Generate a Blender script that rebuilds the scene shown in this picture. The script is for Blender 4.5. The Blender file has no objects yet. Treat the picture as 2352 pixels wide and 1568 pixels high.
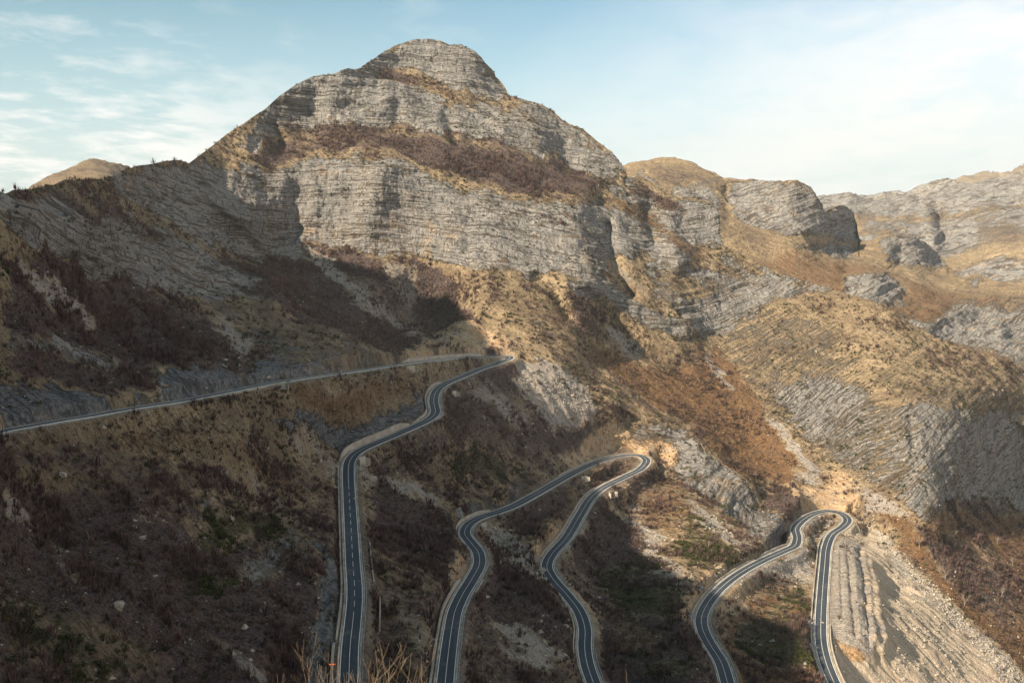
import bpy, math, random
import numpy as np
random.seed(7)
rng = np.random.default_rng(11)
C = bpy.context.scene.collection
SC = bpy.context.scene
STEP = 1.9            # spacing of terrain samples, in photo pixels at the place seen

# ------------------------------------------------------------------ camera
F = 2287.0; CU, CV = 1176.0, 784.0
PITCH = math.atan(284.0 / F)
cd = bpy.data.cameras.new("camera"); cam = bpy.data.objects.new("camera", cd); C.objects.link(cam)
cd.sensor_width = 36.0; cd.lens = 36.0 * F / 2352.0
cd.clip_start = 0.5; cd.clip_end = 60000.0
cam.location = (0, 0, 0); cam.rotation_euler = (math.pi / 2 - PITCH, 0, 0)
SC.camera = cam
# ------------------------------------------------------------------ light
SUN_EL = 33.0
SUN_AZ = -123.0        # degrees from +Y (view direction) clockwise; negative = from the left
sd = bpy.data.lights.new("sun", 'SUN'); sun = bpy.data.objects.new("sun", sd); C.objects.link(sun)
sd.energy = 5.0; sd.angle = math.radians(0.6); sd.color = (1.0, 0.83, 0.63)
sun.rotation_euler = (math.radians(90 - SUN_EL), 0, -math.radians(SUN_AZ) + math.pi)
world = bpy.data.worlds.new("World"); SC.world = world; world.use_nodes = True
SC.view_settings.view_transform = 'Standard'; SC.view_settings.look = 'None'
SC.view_settings.exposure = 1.30; SC.view_settings.gamma = 1.0
SC.view_settings.use_curve_mapping = False
SC.cycles.use_denoising = True
SC.cycles.max_bounces = 4; SC.cycles.diffuse_bounces = 2; SC.cycles.volume_bounces = 0

class NT:
    """small helper to write node trees"""
    def __init__(s, tree): s.t = tree; tree.nodes.clear()
    def n(s, kind, **kw):
        nd = s.t.nodes.new(kind)
        for k, v in kw.items():
            if k.startswith('i_'):
                key = k[2:]; key = int(key) if key.isdigit() else key
                s.put(nd.inputs[key], v)
            else: setattr(nd, k, v)
        return nd
    def put(s, sock, v):
        if hasattr(v, 'links') or isinstance(v, bpy.types.NodeSocket): s.t.links.new(v, sock)
        else: sock.default_value = v
    def math(s, op, a, b=0.0, c=0.0, clamp=False):
        nd = s.t.nodes.new('ShaderNodeMath'); nd.operation = op; nd.use_clamp = clamp
        s.put(nd.inputs[0], a); s.put(nd.inputs[1], b); s.put(nd.inputs[2], c); return nd.outputs[0]
    def mix(s, f, a, b, mode='MIX'):
        nd = s.t.nodes.new('ShaderNodeMix'); nd.data_type = 'RGBA'; nd.blend_type = mode; nd.clamp_factor = True
        s.put(nd.inputs[0], f)
        for k, v in ((6, a), (7, b)):
            if isinstance(v, tuple): v = (*v, 1.0)[:4]
            s.put(nd.inputs[k], v)
        return nd.outputs[2]
    def noise(s, vec, scale, detail=4, rough=0.55, dist=0.0):
        nd = s.n('ShaderNodeTexNoise'); s.put(nd.inputs['Vector'], vec)
        nd.inputs['Scale'].default_value = scale; nd.inputs['Detail'].default_value = detail
        nd.inputs['Roughness'].default_value = rough; nd.inputs['Distortion'].default_value = dist
        return nd.outputs['Fac']
    def ramp(s, f, lo, hi):
        nd = s.n('ShaderNodeMapRange'); nd.clamp = True
        s.put(nd.inputs[0], f); nd.inputs[1].default_value = lo; nd.inputs[2].default_value = hi
        return nd.outputs[0]
    def scale(s, vec, sx, sy, sz):
        nd = s.n('ShaderNodeVectorMath', operation='MULTIPLY'); s.put(nd.inputs[0], vec)
        nd.inputs[1].default_value = (sx, sy, sz); return nd.outputs[0]

def build_world():
    g = NT(world.node_tree)
    sky = g.n('ShaderNodeTexSky', sky_type='NISHITA', sun_disc=False)
    sky.sun_elevation = math.radians(SUN_EL); sky.sun_rotation = math.radians(SUN_AZ)
    sky.air_density = 1.0; sky.dust_density = 2.0; sky.ozone_density = 1.5; sky.altitude = 600
    tc = g.n('ShaderNodeTexCoord'); d = tc.outputs['Generated']
    sep = g.n('ShaderNodeSeparateXYZ', i_0=d)
    X, Y, Z = sep.outputs
    # high thin cloud laid on a flat layer: direction / height gives position on the layer
    zz = g.math('MAXIMUM', Z, 0.03)
    den = g.math('ADD', zz, 0.12)
    px = g.math('DIVIDE', X, den); py = g.math('DIVIDE', Y, den)
    cv = g.n('ShaderNodeCombineXYZ', i_0=px, i_1=py, i_2=0.0).outputs[0]
    n1 = g.noise(g.scale(cv, 1.0, 0.55, 1), 1.1, 7, 0.58, 0.35)
    n2 = g.noise(g.scale(cv, 1.0, 0.8, 1), 5.0, 6, 0.62, 0.2)
    az = g.math('ARCTAN2', X, Y)                       # left negative
    el = g.math('ARCSINE', Z)
    # streaky veil over the right, low puffs over the left
    right = g.ramp(g.math('SUBTRACT', az, g.math('MULTIPLY', el, 1.25)), -0.20, 0.22)
    nn = g.math('ADD', g.math('MULTIPLY', n1, 0.6), g.math('MULTIPLY', n2, 0.4))
    rv = g.math('MULTIPLY', right, g.ramp(nn, 0.20, 0.55), clamp=True)
    left = g.math('MULTIPLY', g.ramp(g.math('ADD', az, g.math('MULTIPLY', el, 0.7)), -0.05, -0.30), g.ramp(el, 0.28, 0.05))
    lv = g.math('MULTIPLY', g.math('MULTIPLY', left, 1.15), g.ramp(g.math('ADD', nn, g.math('MULTIPLY', g.ramp(el, 0.16, 0.04), 0.06)), 0.49, 0.60), clamp=True)
    wis = g.math('MULTIPLY', g.math('MULTIPLY', g.ramp(nn, 0.53, 0.66), 0.45), g.ramp(az, 0.05, -0.25))
    cl = g.math('MAXIMUM', g.math('MAXIMUM', rv, lv), wis)
    base = g.mix(1.0, sky.outputs[0], (1.02, 1.36, 1.34), 'MULTIPLY')
    dk = g.ramp(g.math('ADD', g.math('MULTIPLY', az, -0.75), g.math('MULTIPLY', el, 1.8)), 0.05, 0.80)
    base = g.mix(dk, base, g.mix(1.0, base, (0.34, 0.66, 0.62), 'MULTIPLY'))
    hz = g.ramp(el, 0.25, 0.03)
    col = g.mix(g.math('MULTIPLY', hz, 0.62), base, (6.9, 7.9, 8.1))
    col = g.mix(g.math('MULTIPLY', cl, 0.86), col, (9.2, 9.0, 8.6))
    bg = g.n('ShaderNodeBackground', i_0=col, i_1=0.05)
    g.t.links.new(bg.outputs[0], g.n('ShaderNodeOutputWorld').inputs[0])
build_world()

# ------------------------------------------------------------------ geometry helpers
cp_, sp_ = math.cos(PITCH), math.sin(PITCH)
def ray(u, v):
    """direction of a photo pixel, per metre of depth along the lens axis"""
    a = (np.asarray(u, float) - CU) / F; b = (CV - np.asarray(v, float)) / F
    return np.stack([a + 0 * b, cp_ + sp_ * b + 0 * a, -sp_ + cp_ * b + 0 * a], -1)
def at(u, v, t): return ray(u, v) * np.asarray(t, float)[..., None]
def proj(P):
    P = np.asarray(P, float); t = P[..., 1] * cp_ - P[..., 2] * sp_; b = P[..., 1] * sp_ + P[..., 2] * cp_
    return CU + F * P[..., 0] / t, CV - F * b / t, t

TAB = rng.random((64, 64, 64)).astype(np.float32) * 2 - 1
TABF = TAB.ravel()
def vn(x, y, z):
    """smooth value noise in -1..1"""
    x = np.asarray(x, np.float32); y = np.asarray(y, np.float32) + 0 * x; z = np.asarray(z, np.float32) + 0 * x
    xi = np.floor(x); yi = np.floor(y); zi = np.floor(z)
    fx = x - xi; fy = y - yi; fz = z - zi
    xi = xi.astype(np.int32); yi = yi.astype(np.int32); zi = zi.astype(np.int32)
    fx = fx * fx * (3 - 2 * fx); fy = fy * fy * (3 - 2 * fy); fz = fz * fz * (3 - 2 * fz)
    x0 = (xi & 63) << 12; x1 = ((xi + 1) & 63) << 12; y0 = (yi & 63) << 6; y1 = ((yi + 1) & 63) << 6; z0 = zi & 63; z1 = (zi + 1) & 63
    a = TABF[x0 + y0 + z0]; a += (TABF[x0 + y0 + z1] - a) * fz
    b = TABF[x0 + y1 + z0]; b += (TABF[x0 + y1 + z1] - b) * fz
    a += (b - a) * fy
    c = TABF[x1 + y0 + z0]; c += (TABF[x1 + y0 + z1] - c) * fz
    b = TABF[x1 + y1 + z0]; b += (TABF[x1 + y1 + z1] - b) * fz
    c += (b - c) * fy
    a += (c - a) * fx
    return a
def fbm(x, y, z, o=4, g=0.5):
    s = 0; a = 1.0; k = 1.0
    for i in range(o):
        s = s + a * vn(x * k + 17.3 * i, y * k + 5.1 * i, z * k + 9.7 * i); a *= g; k *= 2.07
    return s
def sstep(a, b, x): t = np.clip((x - a) / (b - a), 0, 1); return t * t * (3 - 2 * t)

def tag(o, label=None, cat=None, group=None, kind=None):
    if label: o['label'] = label
    if cat: o['category'] = cat
    if group: o['group'] = group
    if kind: o['kind'] = kind
    return o
def link(name, me, mat=None, parent=None):
    o = bpy.data.objects.new(name, me); C.objects.link(o)
    if mat is not None and me is not None: me.materials.append(mat)
    if parent is not None: o.parent = parent
    return o
def mesh_np(name, V, Fc, smooth=False):
    """mesh from numpy arrays; Fc is (n,3) or (n,4)"""
    me = bpy.data.meshes.new(name); V = np.asarray(V, np.float32); Fc = np.asarray(Fc, np.int32)
    k = Fc.shape[1]
    me.vertices.add(len(V)); me.vertices.foreach_set('co', V.ravel())
    me.loops.add(Fc.size); me.loops.foreach_set('vertex_index', Fc.ravel())
    me.polygons.add(len(Fc)); me.polygons.foreach_set('loop_start', np.arange(0, Fc.size, k, dtype=np.int32))
    me.polygons.foreach_set('use_smooth', np.full(len(Fc), smooth))
    me.update(calc_edges=True)
    return me
def grid_faces(nu, nv):
    i = np.arange(nu - 1)[:, None] * nv + np.arange(nv - 1)[None, :]
    return np.stack([i, i + nv, i + nv + 1, i + 1], -1).reshape(-1, 4)
def attr_f(me, name, a):
    at_ = me.attributes.new(name, 'FLOAT', 'POINT'); at_.data.foreach_set('value', np.asarray(a, np.float32).ravel())
def attr_c(me, name, a):
    at_ = me.attributes.new(name, 'FLOAT_COLOR', 'POINT'); at_.data.foreach_set('color', np.asarray(a, np.float32).ravel())

# ------------------------------------------------------------------ the road's course
# centre line, followed downhill; photo pixel -> 3D through the road's known heights (z, metres below the camera)
R = [(-260,1058,-68),(-120,1024,None),(0,993,-76),(120,970,None),(200,957,None),(300,939,None),(400,924,None),(500,905,None),(560,893,None),(640,878,None),(720,866,None),
     (800,855,None),(880,843,None),(940,834,None),(1000,827,None),(1060,822,None),(1123,818.5,None),(1155,817.3,-105),(1171,818.6,None),(1170,823,None),(1154,829.5,None),
     (1130,839,None),(1101,848,None),(1061,865,None),(1029,878,None),(1010,889,None),(1000,902,None),(996,919,-117),(999,936,None),(1000,947,None),(989,960,None),(970,971,None),
     (941,984,None),(898,1003,None),(862,1018,None),(831,1032,None),(812,1045,None),(802,1062,None),(800,1088,None),(801.4,1125,-140),(805.5,1199,None),(807.8,1240,None),
     (811,1300,None),(814.5,1348,None),(814,1384,None),(809.8,1432,None),(804.5,1480,-156),(801.4,1552,None),(800,1620,-160),(803,1700,-161)]
R2 = [(1013,1720,-164),(1018,1630,-166),(1023,1562,None),(1030.6,1492,None),(1038,1439,None),(1045,1403,None),(1062,1365,None),(1085.7,1326,None),(1101.4,1292.8,None),
      (1097.8,1266.5,None),(1081,1244.8,None),(1067,1223,-172),(1076,1204,None),(1100,1189,None),(1140,1176,None),(1176,1163,None),(1226,1136.5,None),(1301,1094,None),(1351,1069,None),
      (1401,1051.5,None),(1441,1045,None),(1471,1046,-183),(1485,1056.5,None),(1474,1074,None),(1436,1094,None),(1386,1119,None),(1356,1144,None),(1331,1184,None),
      (1301,1234,None),(1266,1274,None),(1256,1299,-189),(1268.6,1326.7,None),(1301,1364,None),(1331,1404,None),(1343.7,1444,None),(1342.7,1484,None),(1348.7,1524,None),
      (1363.6,1568,-197),(1390,1640,-199),(1415,1720,-200)]
R3 = [(1700,1720,-204),(1690,1640,-204),(1671.4,1568,-205),(1656,1519,None),(1631,1479,None),(1614,1444,None),(1611,1419,None),(1626,1384,None),(1656,1349,None),(1701.5,1314,None),(1751.5,1286.6,None),
      (1801.6,1264,None),(1826,1251.7,None),(1831,1234,None),(1827,1214,None),(1846.6,1191.5,None),(1876.6,1176.5,None),(1906.6,1173,-217),(1936.6,1181,None),(1947,1194,None),
      (1936,1209,None),(1911.6,1226.5,None),(1899,1254,None),(1894,1299,None),(1889,1359,None),(1885.5,1424,None),(1886.5,1474,-226),(1896.6,1519,None),(1916.6,1568,-229),(1955,1640,-231),(1995,1720,-232)]
def solve_road(pts):
    uv = np.array([(p[0], p[1]) for p in pts], float)
    keys = [i for i, p in enumerate(pts) if p[2] is not None]; kz = [pts[i][2] for i in keys]
    # dense spline in pixels
    n = len(uv); par = np.r_[0, np.cumsum(np.sqrt(np.hypot(*np.diff(uv, axis=0).T)))]
    tt = np.linspace(0, par[-1], n * 30)
    def cr(vals):
        m = np.gradient(vals, par); k = np.clip(np.searchsorted(par, tt, side='right') - 1, 0, n - 2)
        h = par[k + 1] - par[k]; s = (tt - par[k]) / h
        return ((2*s**3-3*s**2+1)*vals[k] + (s**3-2*s**2+s)*h*m[k] + (-2*s**3+3*s**2)*vals[k+1] + (s**3-s**2)*h*m[k+1])
    U = cr(uv[:, 0]); Vv = cr(uv[:, 1]); kp = par[keys]; D = ray(U, Vv)
    z = np.interp(tt, kp, kz)
    for it in range(30):
        P = D * (z / D[:, 2])[:, None]
        L = np.r_[0, np.cumsum(np.hypot(*np.diff(P[:, :2], axis=0).T))]
        lk = np.interp(kp, tt, L); z = 0.5 * z + 0.5 * np.interp(L, lk, kz)
    P = D * (z / D[:, 2])[:, None]
    # resample each metre, smooth lightly
    L = np.r_[0, np.cumsum(np.hypot(*np.diff(P[:, :2], axis=0).T))]
    s = np.arange(0, L[-1], 1.0); Q = np.stack([np.interp(s, L, P[:, k]) for k in range(3)], 1)
    def sm(a, w):
        k = np.hanning(w + 2)[1:-1]; k /= k.sum(); p = w // 2
        return np.convolve(np.r_[2*a[0]-a[p:0:-1], a, 2*a[-1]-a[-2:-p-2:-1]], k, 'valid')
    Q = np.stack([sm(Q[:, 0], 9), sm(Q[:, 1], 9), sm(Q[:, 2], 61)], 1)
    T = np.gradient(Q, axis=0); T[:, 2] = 0; T /= np.linalg.norm(T, axis=1)[:, None]
    N = np.stack([-T[:, 1], T[:, 0], 0 * T[:, 0]], 1)       # left-hand normal
    return Q, N
ROADS = [solve_road(r) for r in (R, R2, R3)]

def downhill_sign(Q):
    # the slope falls to the right of the picture: the side whose offset points to +x (or towards the viewer on crossing stretches)
    T = np.gradient(Q, axis=0); N = np.stack([-T[:, 1], T[:, 0]], 1); d = N[:, 0] * 0.8 - N[:, 1] * 0.6; u_, v_, _t = proj(Q); bank = (u_ > 1875) & (v_ > 1200) & (v_ < 1475)      # level spoil bank beside the last leg
    return np.where((np.abs(d) < 0.3) | bank, 0.0, np.sign(d))
# ------------------------------------------------------------------ terrain sheets
class TPS:
    def __init__(s, uvq, lam=0.0):
        a = np.array(uvq, float); s.c = a[:, :2] / 1000.0; n = len(a)
        K = s.ker(s.c, s.c) + lam * np.eye(n); Pm = np.c_[np.ones(n), s.c]
        A = np.zeros((n + 3, n + 3)); A[:n, :n] = K; A[:n, n:] = Pm; A[n:, :n] = Pm.T
        s.w = np.linalg.solve(A, np.r_[a[:, 2], 0, 0, 0])
    @staticmethod
    def ker(a, b):
        r2 = ((a[:, None, :] - b[None, :, :]) ** 2).sum(-1)
        return 0.5 * r2 * np.log(r2 + 1e-12)
    def __call__(s, u, v):
        p = np.stack([np.ravel(u), np.ravel(v)], 1) / 1000.0; out = np.empty(len(p)); n = len(s.c)
        for i in range(0, len(p), 40000):
            q = p[i:i + 40000]; out[i:i + 40000] = s.ker(q, s.c) @ s.w[:n] + s.w[n] + q @ s.w[n + 1:]
        return out.reshape(np.shape(u))

class Chart:
    """coarse map over (u,v) with bilinear lookup"""
    def __init__(s, u0, u1, v0, v1, st):
        s.u0, s.v0, s.st = u0, v0, st; s.us = np.arange(u0, u1 + st, st); s.vs = np.arange(v0, v1 + st, st)
        s.U, s.V = np.meshgrid(s.us, s.vs, indexing='ij')
    def look(s, A, u, v):
        x = np.clip((u - s.u0) / s.st, 0, A.shape[0] - 1.001); y = np.clip((v - s.v0) / s.st, 0, A.shape[1] - 1.001)
        i = x.astype(int); j = y.astype(int); fx = x - i; fy = y - j
        if A.ndim == 3: fx = fx[..., None]; fy = fy[..., None]
        return (A[i, j]*(1-fx)+A[i+1, j]*fx)*(1-fy) + (A[i, j+1]*(1-fx)+A[i+1, j+1]*fx)*fy
def blur(A, k):
    if k < 1: return A
    for ax in (0, 1):
        for _ in range(2):
            w = 2 * k + 1; pad = [(0, 0)] * A.ndim; pad[ax] = (k + 1, k)
            B = np.cumsum(np.pad(A, pad, mode='edge'), axis=ax)
            A = (np.take(B, range(w, B.shape[ax]), ax) - np.take(B, range(0, B.shape[ax] - w), ax)) / w
    return A
def inpoly(U, V, poly):
    r = np.zeros(U.shape, bool); p = np.array(poly, float); n = len(p)
    for i in range(n):
        (x0, y0), (x1, y1) = p[i], p[(i + 1) % n]
        if y0 == y1: continue
        c = ((y0 > V) != (y1 > V)) & (U < (x1 - x0) * (V - y0) / (y1 - y0) + x0)
        r ^= c
    return r
TYPES = ['rock', 'scree', 'scrub', 'earth', 'fern', 'green', 'wet', 'fill']
def paint_map(ch, polys):
    M = np.zeros(ch.U.shape + (8,), np.float32)
    for ty, strength, feather, poly in polys:
        p = np.array(poly, float); pad = 3 * feather + 8
        i0 = max(0, int((p[:, 0].min() - pad - ch.u0) / ch.st)); i1 = min(M.shape[0], int((p[:, 0].max() + pad - ch.u0) / ch.st) + 2)
        j0 = max(0, int((p[:, 1].min() - pad - ch.v0) / ch.st)); j1 = min(M.shape[1], int((p[:, 1].max() + pad - ch.v0) / ch.st) + 2)
        if i1 <= i0 or j1 <= j0: continue
        a = inpoly(ch.U[i0:i1, j0:j1], ch.V[i0:i1, j0:j1], poly).astype(np.float32)
        a = blur(a, int(round(feather / ch.st))) * strength
        M[i0:i1, j0:j1] *= (1 - a)[..., None]
        if ty != 'grass': M[i0:i1, j0:j1, TYPES.index(ty)] += a
    return M
def seg_dist(U, V, pl):
    d = np.full(U.shape, 1e9)
    for (x0, y0), (x1, y1) in zip(pl[:-1], pl[1:]):
        dx, dy = x1 - x0, y1 - y0; L = dx*dx + dy*dy
        k = np.clip(((U - x0)*dx + (V - y0)*dy) / L, 0, 1)
        d = np.minimum(d, np.hypot(U - x0 - k*dx, V - y0 - k*dy))
    return d
def add_strokes(ch, q, strokes):
    """ribs (+) and gullies (-): metres moved towards the viewer side along a drawn line"""
    for amp, rad, pl in strokes:
        p = np.array(pl, float); pad = 2.6 * rad
        i0 = max(0, int((p[:, 0].min() - pad - ch.u0) / ch.st)); i1 = min(q.shape[0], int((p[:, 0].max() + pad - ch.u0) / ch.st) + 2)
        j0 = max(0, int((p[:, 1].min() - pad - ch.v0) / ch.st)); j1 = min(q.shape[1], int((p[:, 1].max() + pad - ch.v0) / ch.st) + 2)
        d = seg_dist(ch.U[i0:i1, j0:j1], ch.V[i0:i1, j0:j1], pl); w = np.exp(-(d / rad) ** 2)
        t = 1 / q[i0:i1, j0:j1]; q[i0:i1, j0:j1] = 1 / (t - amp * w)
    return q

KU = np.array([-800, 200, 500, 640, 760, 1000, 1250, 1440, 1560, 1750, 3200.]); KM = np.array([.30, .34, .30, .10, -.05, .08, .24, .28, .0, -.50, -.50])
_uu = np.arange(-800, 3200, 10.); _kk = np.cumsum(np.interp(_uu, KU, KM)) * 10 * 0.39

def sheet(name, us, top, bot, ctrl, polys, strokes=(), roads=(), hstrokes=(), step=STEP, rugged=1.0, back=(60, 240.0), mat=None, warp=9.0, cs=4.0, defpaint=None, strata=1.0, size=1.0):
    us = np.asarray(us); vt = np.interp(us, *np.array(top, float).T)
    vb = np.interp(us, *np.array(bot, float).T)
    infr = min(vb.max(), 1600) - vt.min()
    nv = int(infr / step) + 1
    ch = Chart(us.min(), us.max(), vt.min() - 30, vb.max(), cs)
    tps = TPS([(u, v, 1000.0 / t) for u, v, t in ctrl])
    q = np.clip(tps(ch.U, ch.V), 0.02, 30) / 1000.0
    if strokes: q = add_strokes(ch, q, strokes)
    s = np.linspace(0, 1, nv)
    # rows: dense inside the frame, sparse far below it
    Vg = np.empty((len(us), nv))
    # only the uppermost rows follow the crest; lower rows run level, so sharp steps in the crest do not shear the mesh
    lowv = np.array([vt[(us > u_ - 45) & (us < u_ + 45)].max() for u_ in us]); kk = np.hanning(31); kk /= kk.sum()
    lowv = np.convolve(np.pad(lowv, 15, mode='edge'), kk, 'valid') + 45; lowv = np.minimum(lowv, np.minimum(vb, 1610) - 15)
    KT = int(min(0.45 * nv, (lowv - vt).max() / step * 0.8)) + 2
    for i in range(len(us)):
        if vb[i] > 1640:
            k = int(nv * 0.93); kt = KT; Vg[i, nv - k:] = np.r_[np.linspace(1610, lowv[i], k - kt, endpoint=False), np.linspace(lowv[i], vt[i], kt)]; Vg[i, :nv - k] = np.linspace(vb[i], 1610, nv - k, endpoint=False)
        else:
            kt = KT; Vg[i] = np.r_[np.linspace(vb[i], lowv[i], nv - kt, endpoint=False), np.linspace(lowv[i], vt[i], kt)]
    Ug = np.repeat(us[:, None], nv, 1)
    P = at(Ug, Vg, 1 / ch.look(q, Ug, Vg))
    # outward normal of the smooth form
    G = at(ch.U, ch.V, 1 / q); du = np.gradient(G, axis=0); dv = np.gradient(G, axis=1)
    Nn = np.cross(dv, du); Nn /= np.linalg.norm(Nn, axis=2)[..., None] + 1e-9
    flip = np.sign((Nn * G).sum(-1)); Nn *= -flip[..., None]
    Nn = blur(Nn.astype(np.float32), 2); Ns = ch.look(Nn, Ug, Vg)
    x, y, z = [P[..., k].astype(np.float32) for k in range(3)]
    HS = 0
    for amp, rad, pl in hstrokes: HS = HS + amp * np.exp(-(seg_dist(Ug, Vg, pl) / rad) ** 2) * (np.abs(Vg - 1360) < 200)
    # ---- what covers the ground
    M = paint_map(ch, polys)
    px2m = (np.linalg.norm(P, axis=2) / F).astype(np.float32)
    ca = (x * 0.5 + y * 0.87) ; al = (x * 0.87 - y * 0.5)
    w1 = fbm(ca / 22, al / 55, z / 60, 5, 0.68); w2 = fbm(ca / 20 + 50, al / 50 + 20, z / 60, 5, 0.68)
    W = ch.look(M, Ug + warp * 1.5 * w1 * np.clip(0.5 / px2m, .4, 1.8), Vg + warp * 1.3 * w2 * np.clip(0.5 / px2m, .4, 1.8)).astype(np.float32)
    bed = z + np.interp(Ug, _uu, _kk).astype(np.float32) * strata
    # ---- relief
    rk = np.clip(W[..., 0] + W[..., 6] * 0.55, 0, 1)
    rk = sstep(0.25, 0.75, rk + 0.22 * w1)
    soft = 1 - rk
    x0_, y0_, z0_ = x, y, z; x, y, z = x / size, y / size, z / size; bed_ = bed / size; hill = 1 - 0.55 * sstep(1640, 1720, Ug).astype(np.float32) * (name == 'mountain_slopes')
    bz = bed_ + 3.0 * vn(x / 70, y / 70, z / 50)
    led = 1.9 * np.tanh(2.4 * vn(x / 220, y / 220, bz / 9.0)) + 1.15 * np.tanh(2.6 * vn(x / 130, y / 130, bz / 4.2)) + 0.7 * np.tanh(2.6 * vn(x / 70, y / 70, bz / 2.0)) + .35 * vn(x / 16, y / 16, bz / 1.0)
    led = led * (0.35 + 1.1 * np.abs(vn(x / 75, y / 75, z / 28)) + .35 * np.abs(vn(x / 22, y / 22, z / 14)))
    big = fbm(x / 60, y / 60, z / 90, 3, 0.5)
    fl = (np.abs(vn(x / 26 + 7, y / 26, z / 110)) - .4) * 5.0 + (np.abs(vn(x / 11, y / 11 + 3, z / 50)) - .4) * 2.6 + (np.abs(vn(x / 5, y / 5, z / 20)) - .4) * 1.5 + (np.abs(vn(x / 2.4, y / 2.4, z / 8)) - .4) * .9
    cr = fbm(x / 9, y / 9, z / 7, 3, 0.55)
    dr = (3.2 * big + 1.0 * led * hill + 0.62 * fl + 0.9 * cr * hill) ; thin = 0.55 * np.tanh(3 * vn(x / 70, y / 70, bz / 3.4)) + .35 * np.tanh(3 * vn(x / 50, y / 50, bz / 1.5)); x, y, z = x0_, y0_, z0_
    # loose slopes: rills running down, humps of scrub
    dscr = 3.0 * big * (1 - .75 * np.clip(W[..., 7] + W[..., 1] * .4, 0, 1)) + 0.9 * fbm(x / 16, y / 16, z / 16, 3, 0.55) + 0.35 * fbm(x / 3.5, y / 3.5, z / 3.5, 2, .6)
    rill = (0.25 + W[..., 1] + W[..., 7]) * 0.9 * vn(ca / 3.2, al / 30, z / 40) + 0.9 * vn(ca / 9, al / 60, z / 80)
    sc = (W[..., 2] + W[..., 4]) * 0.55 * vn(x / 2.2, y / 2.2, z / 2.2)
    D = (rk * dr + soft * (dscr + sc - rill + thin * (Ug > 1560) * 0.8 * np.clip(1 - 1.5 * (W[..., 1] + W[..., 7] + W[..., 4] * .7), 0, 1)) + W[..., 3] * (0.9 * fbm(x / 5, y / 5, z / 5, 3, .6) + 0.8 * np.tanh(3 * vn(x / 40, y / 40, z / 3.5)))) * rugged
    if roads:                                      # calmer next to the road
        near = np.full(ch.U.shape, 1e9)
        for Q, _ in roads:
            ru, rvv, rt = proj(Q[::3]); ok = (ru > us.min()) & (ru < us.max())
            for uu, v_, tq in zip(ru[ok], rvv[ok], rt[ok]):
                w = 26 * F / tq; i0 = max(0, int((uu - w - ch.u0) / ch.st)); i1 = int((uu + w - ch.u0) / ch.st) + 1
                j0 = max(0, int((v_ - w - ch.v0) / ch.st)); j1 = max(0, int((v_ + w - ch.v0) / ch.st) + 1)
                sub = near[i0:i1, j0:j1]
                if sub.size: np.minimum(sub, np.hypot(ch.U[i0:i1, j0:j1] - uu, ch.V[i0:i1, j0:j1] - v_) * tq / F, out=sub)
        nm = ch.look(np.minimum(near, 60), Ug, Vg)
        D = D * (0.10 + 0.90 * sstep(5, 15, nm))
    P = P + Ns * (D + HS)[..., None]
    rd = np.full(Ug.shape, 99.0, np.float32)
    if roads:
        rz = np.zeros(Ug.shape, np.float32); lat = np.zeros(Ug.shape, np.float32); xx = P[..., 0]; yy = P[..., 1]
        for Q, Nq in roads:
            ru, rvv, rt = proj(Q); dn = downhill_sign(Q)
            for k in range(0, len(Q)):
                if ru[k] < us[0] or ru[k] > us[-1]: continue
                w = 17 * F / rt[k]; w_ = w
                i0 = np.searchsorted(us, ru[k] - w); i1 = np.searchsorted(us, ru[k] + w)
                if i1 <= i0: continue
                col = Vg[(i0 + i1) // 2]            # decreasing
                j0 = np.searchsorted(-col, -(rvv[k] + w)); j1 = np.searchsorted(-col, -(rvv[k] - w))
                d = np.hypot(xx[i0:i1, j0:j1] - Q[k, 0], yy[i0:i1, j0:j1] - Q[k, 1])
                d = np.where(np.abs(P[i0:i1, j0:j1, 2] - Q[k, 2]) < 22, d, 99)
                s_ = rd[i0:i1, j0:j1]; m = d < s_
                s_[m] = d[m]; rz[i0:i1, j0:j1][m] = Q[k, 2]
                l_ = ((xx[i0:i1, j0:j1] - Q[k, 0]) * Nq[k, 0] + (yy[i0:i1, j0:j1] - Q[k, 1]) * Nq[k, 1]) * dn[k]; lat[i0:i1, j0:j1][m] = l_[m]
        k = np.where(lat > 0, 1 - sstep(5.6, 11.5, rd), 1 - sstep(6.0, 8.6, rd))
        P[..., 2] = P[..., 2] * (1 - k) + (rz - 0.25) * k
        lim = rz - 0.25 - 0.42 * np.maximum(0, lat - 6.0) + np.maximum(0, rd - 13) * 3
        P[..., 2] = np.where((lat > 5) & (rd < 17), np.minimum(P[..., 2], lim), P[..., 2])
    # the far side: the ground goes on behind the crest
    nb, dist = back
    if nb:
        f = (np.arange(1, nb + 1) / nb)[None, :, None]
        Pt = P[:, -1:, :]; dirh = Pt.copy(); dirh[..., 2] = 0; dirh /= np.linalg.norm(dirh, axis=2)[..., None]
        B = Pt + dirh * f ** 1.4 * dist; B[..., 2] -= (f[..., 0] ** 1.4) * dist * 0.5 + 0.3
        nz = fbm(B[..., 0] / 30, B[..., 1] / 30, B[..., 2] / 30, 3).astype(np.float64); B[..., 2] += nz * 4 * np.minimum(1, f[..., 0] * 4)
        P = np.concatenate([P, B], 1); W = np.concatenate([W, np.repeat(W[:, -1:], nb, 1)], 1)
        bed = np.concatenate([bed, B[..., 2]], 1); rd = np.concatenate([rd, np.full(B.shape[:2], 99.)], 1)
    nu, nr = P.shape[:2]
    me = mesh_np(name, P.reshape(-1, 3), grid_faces(nu, nr), True)
    shoulder = (1 - sstep(5.0, 8.0, rd + 2.6 * vn(P[..., 0] / 6, P[..., 1] / 6, 0.3))) * (.55 + .45 * vn(P[..., 0] / 25, P[..., 1] / 25, 5.3))
    attr_c(me, 'cover_a', W[..., 0:4]); 
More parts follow.
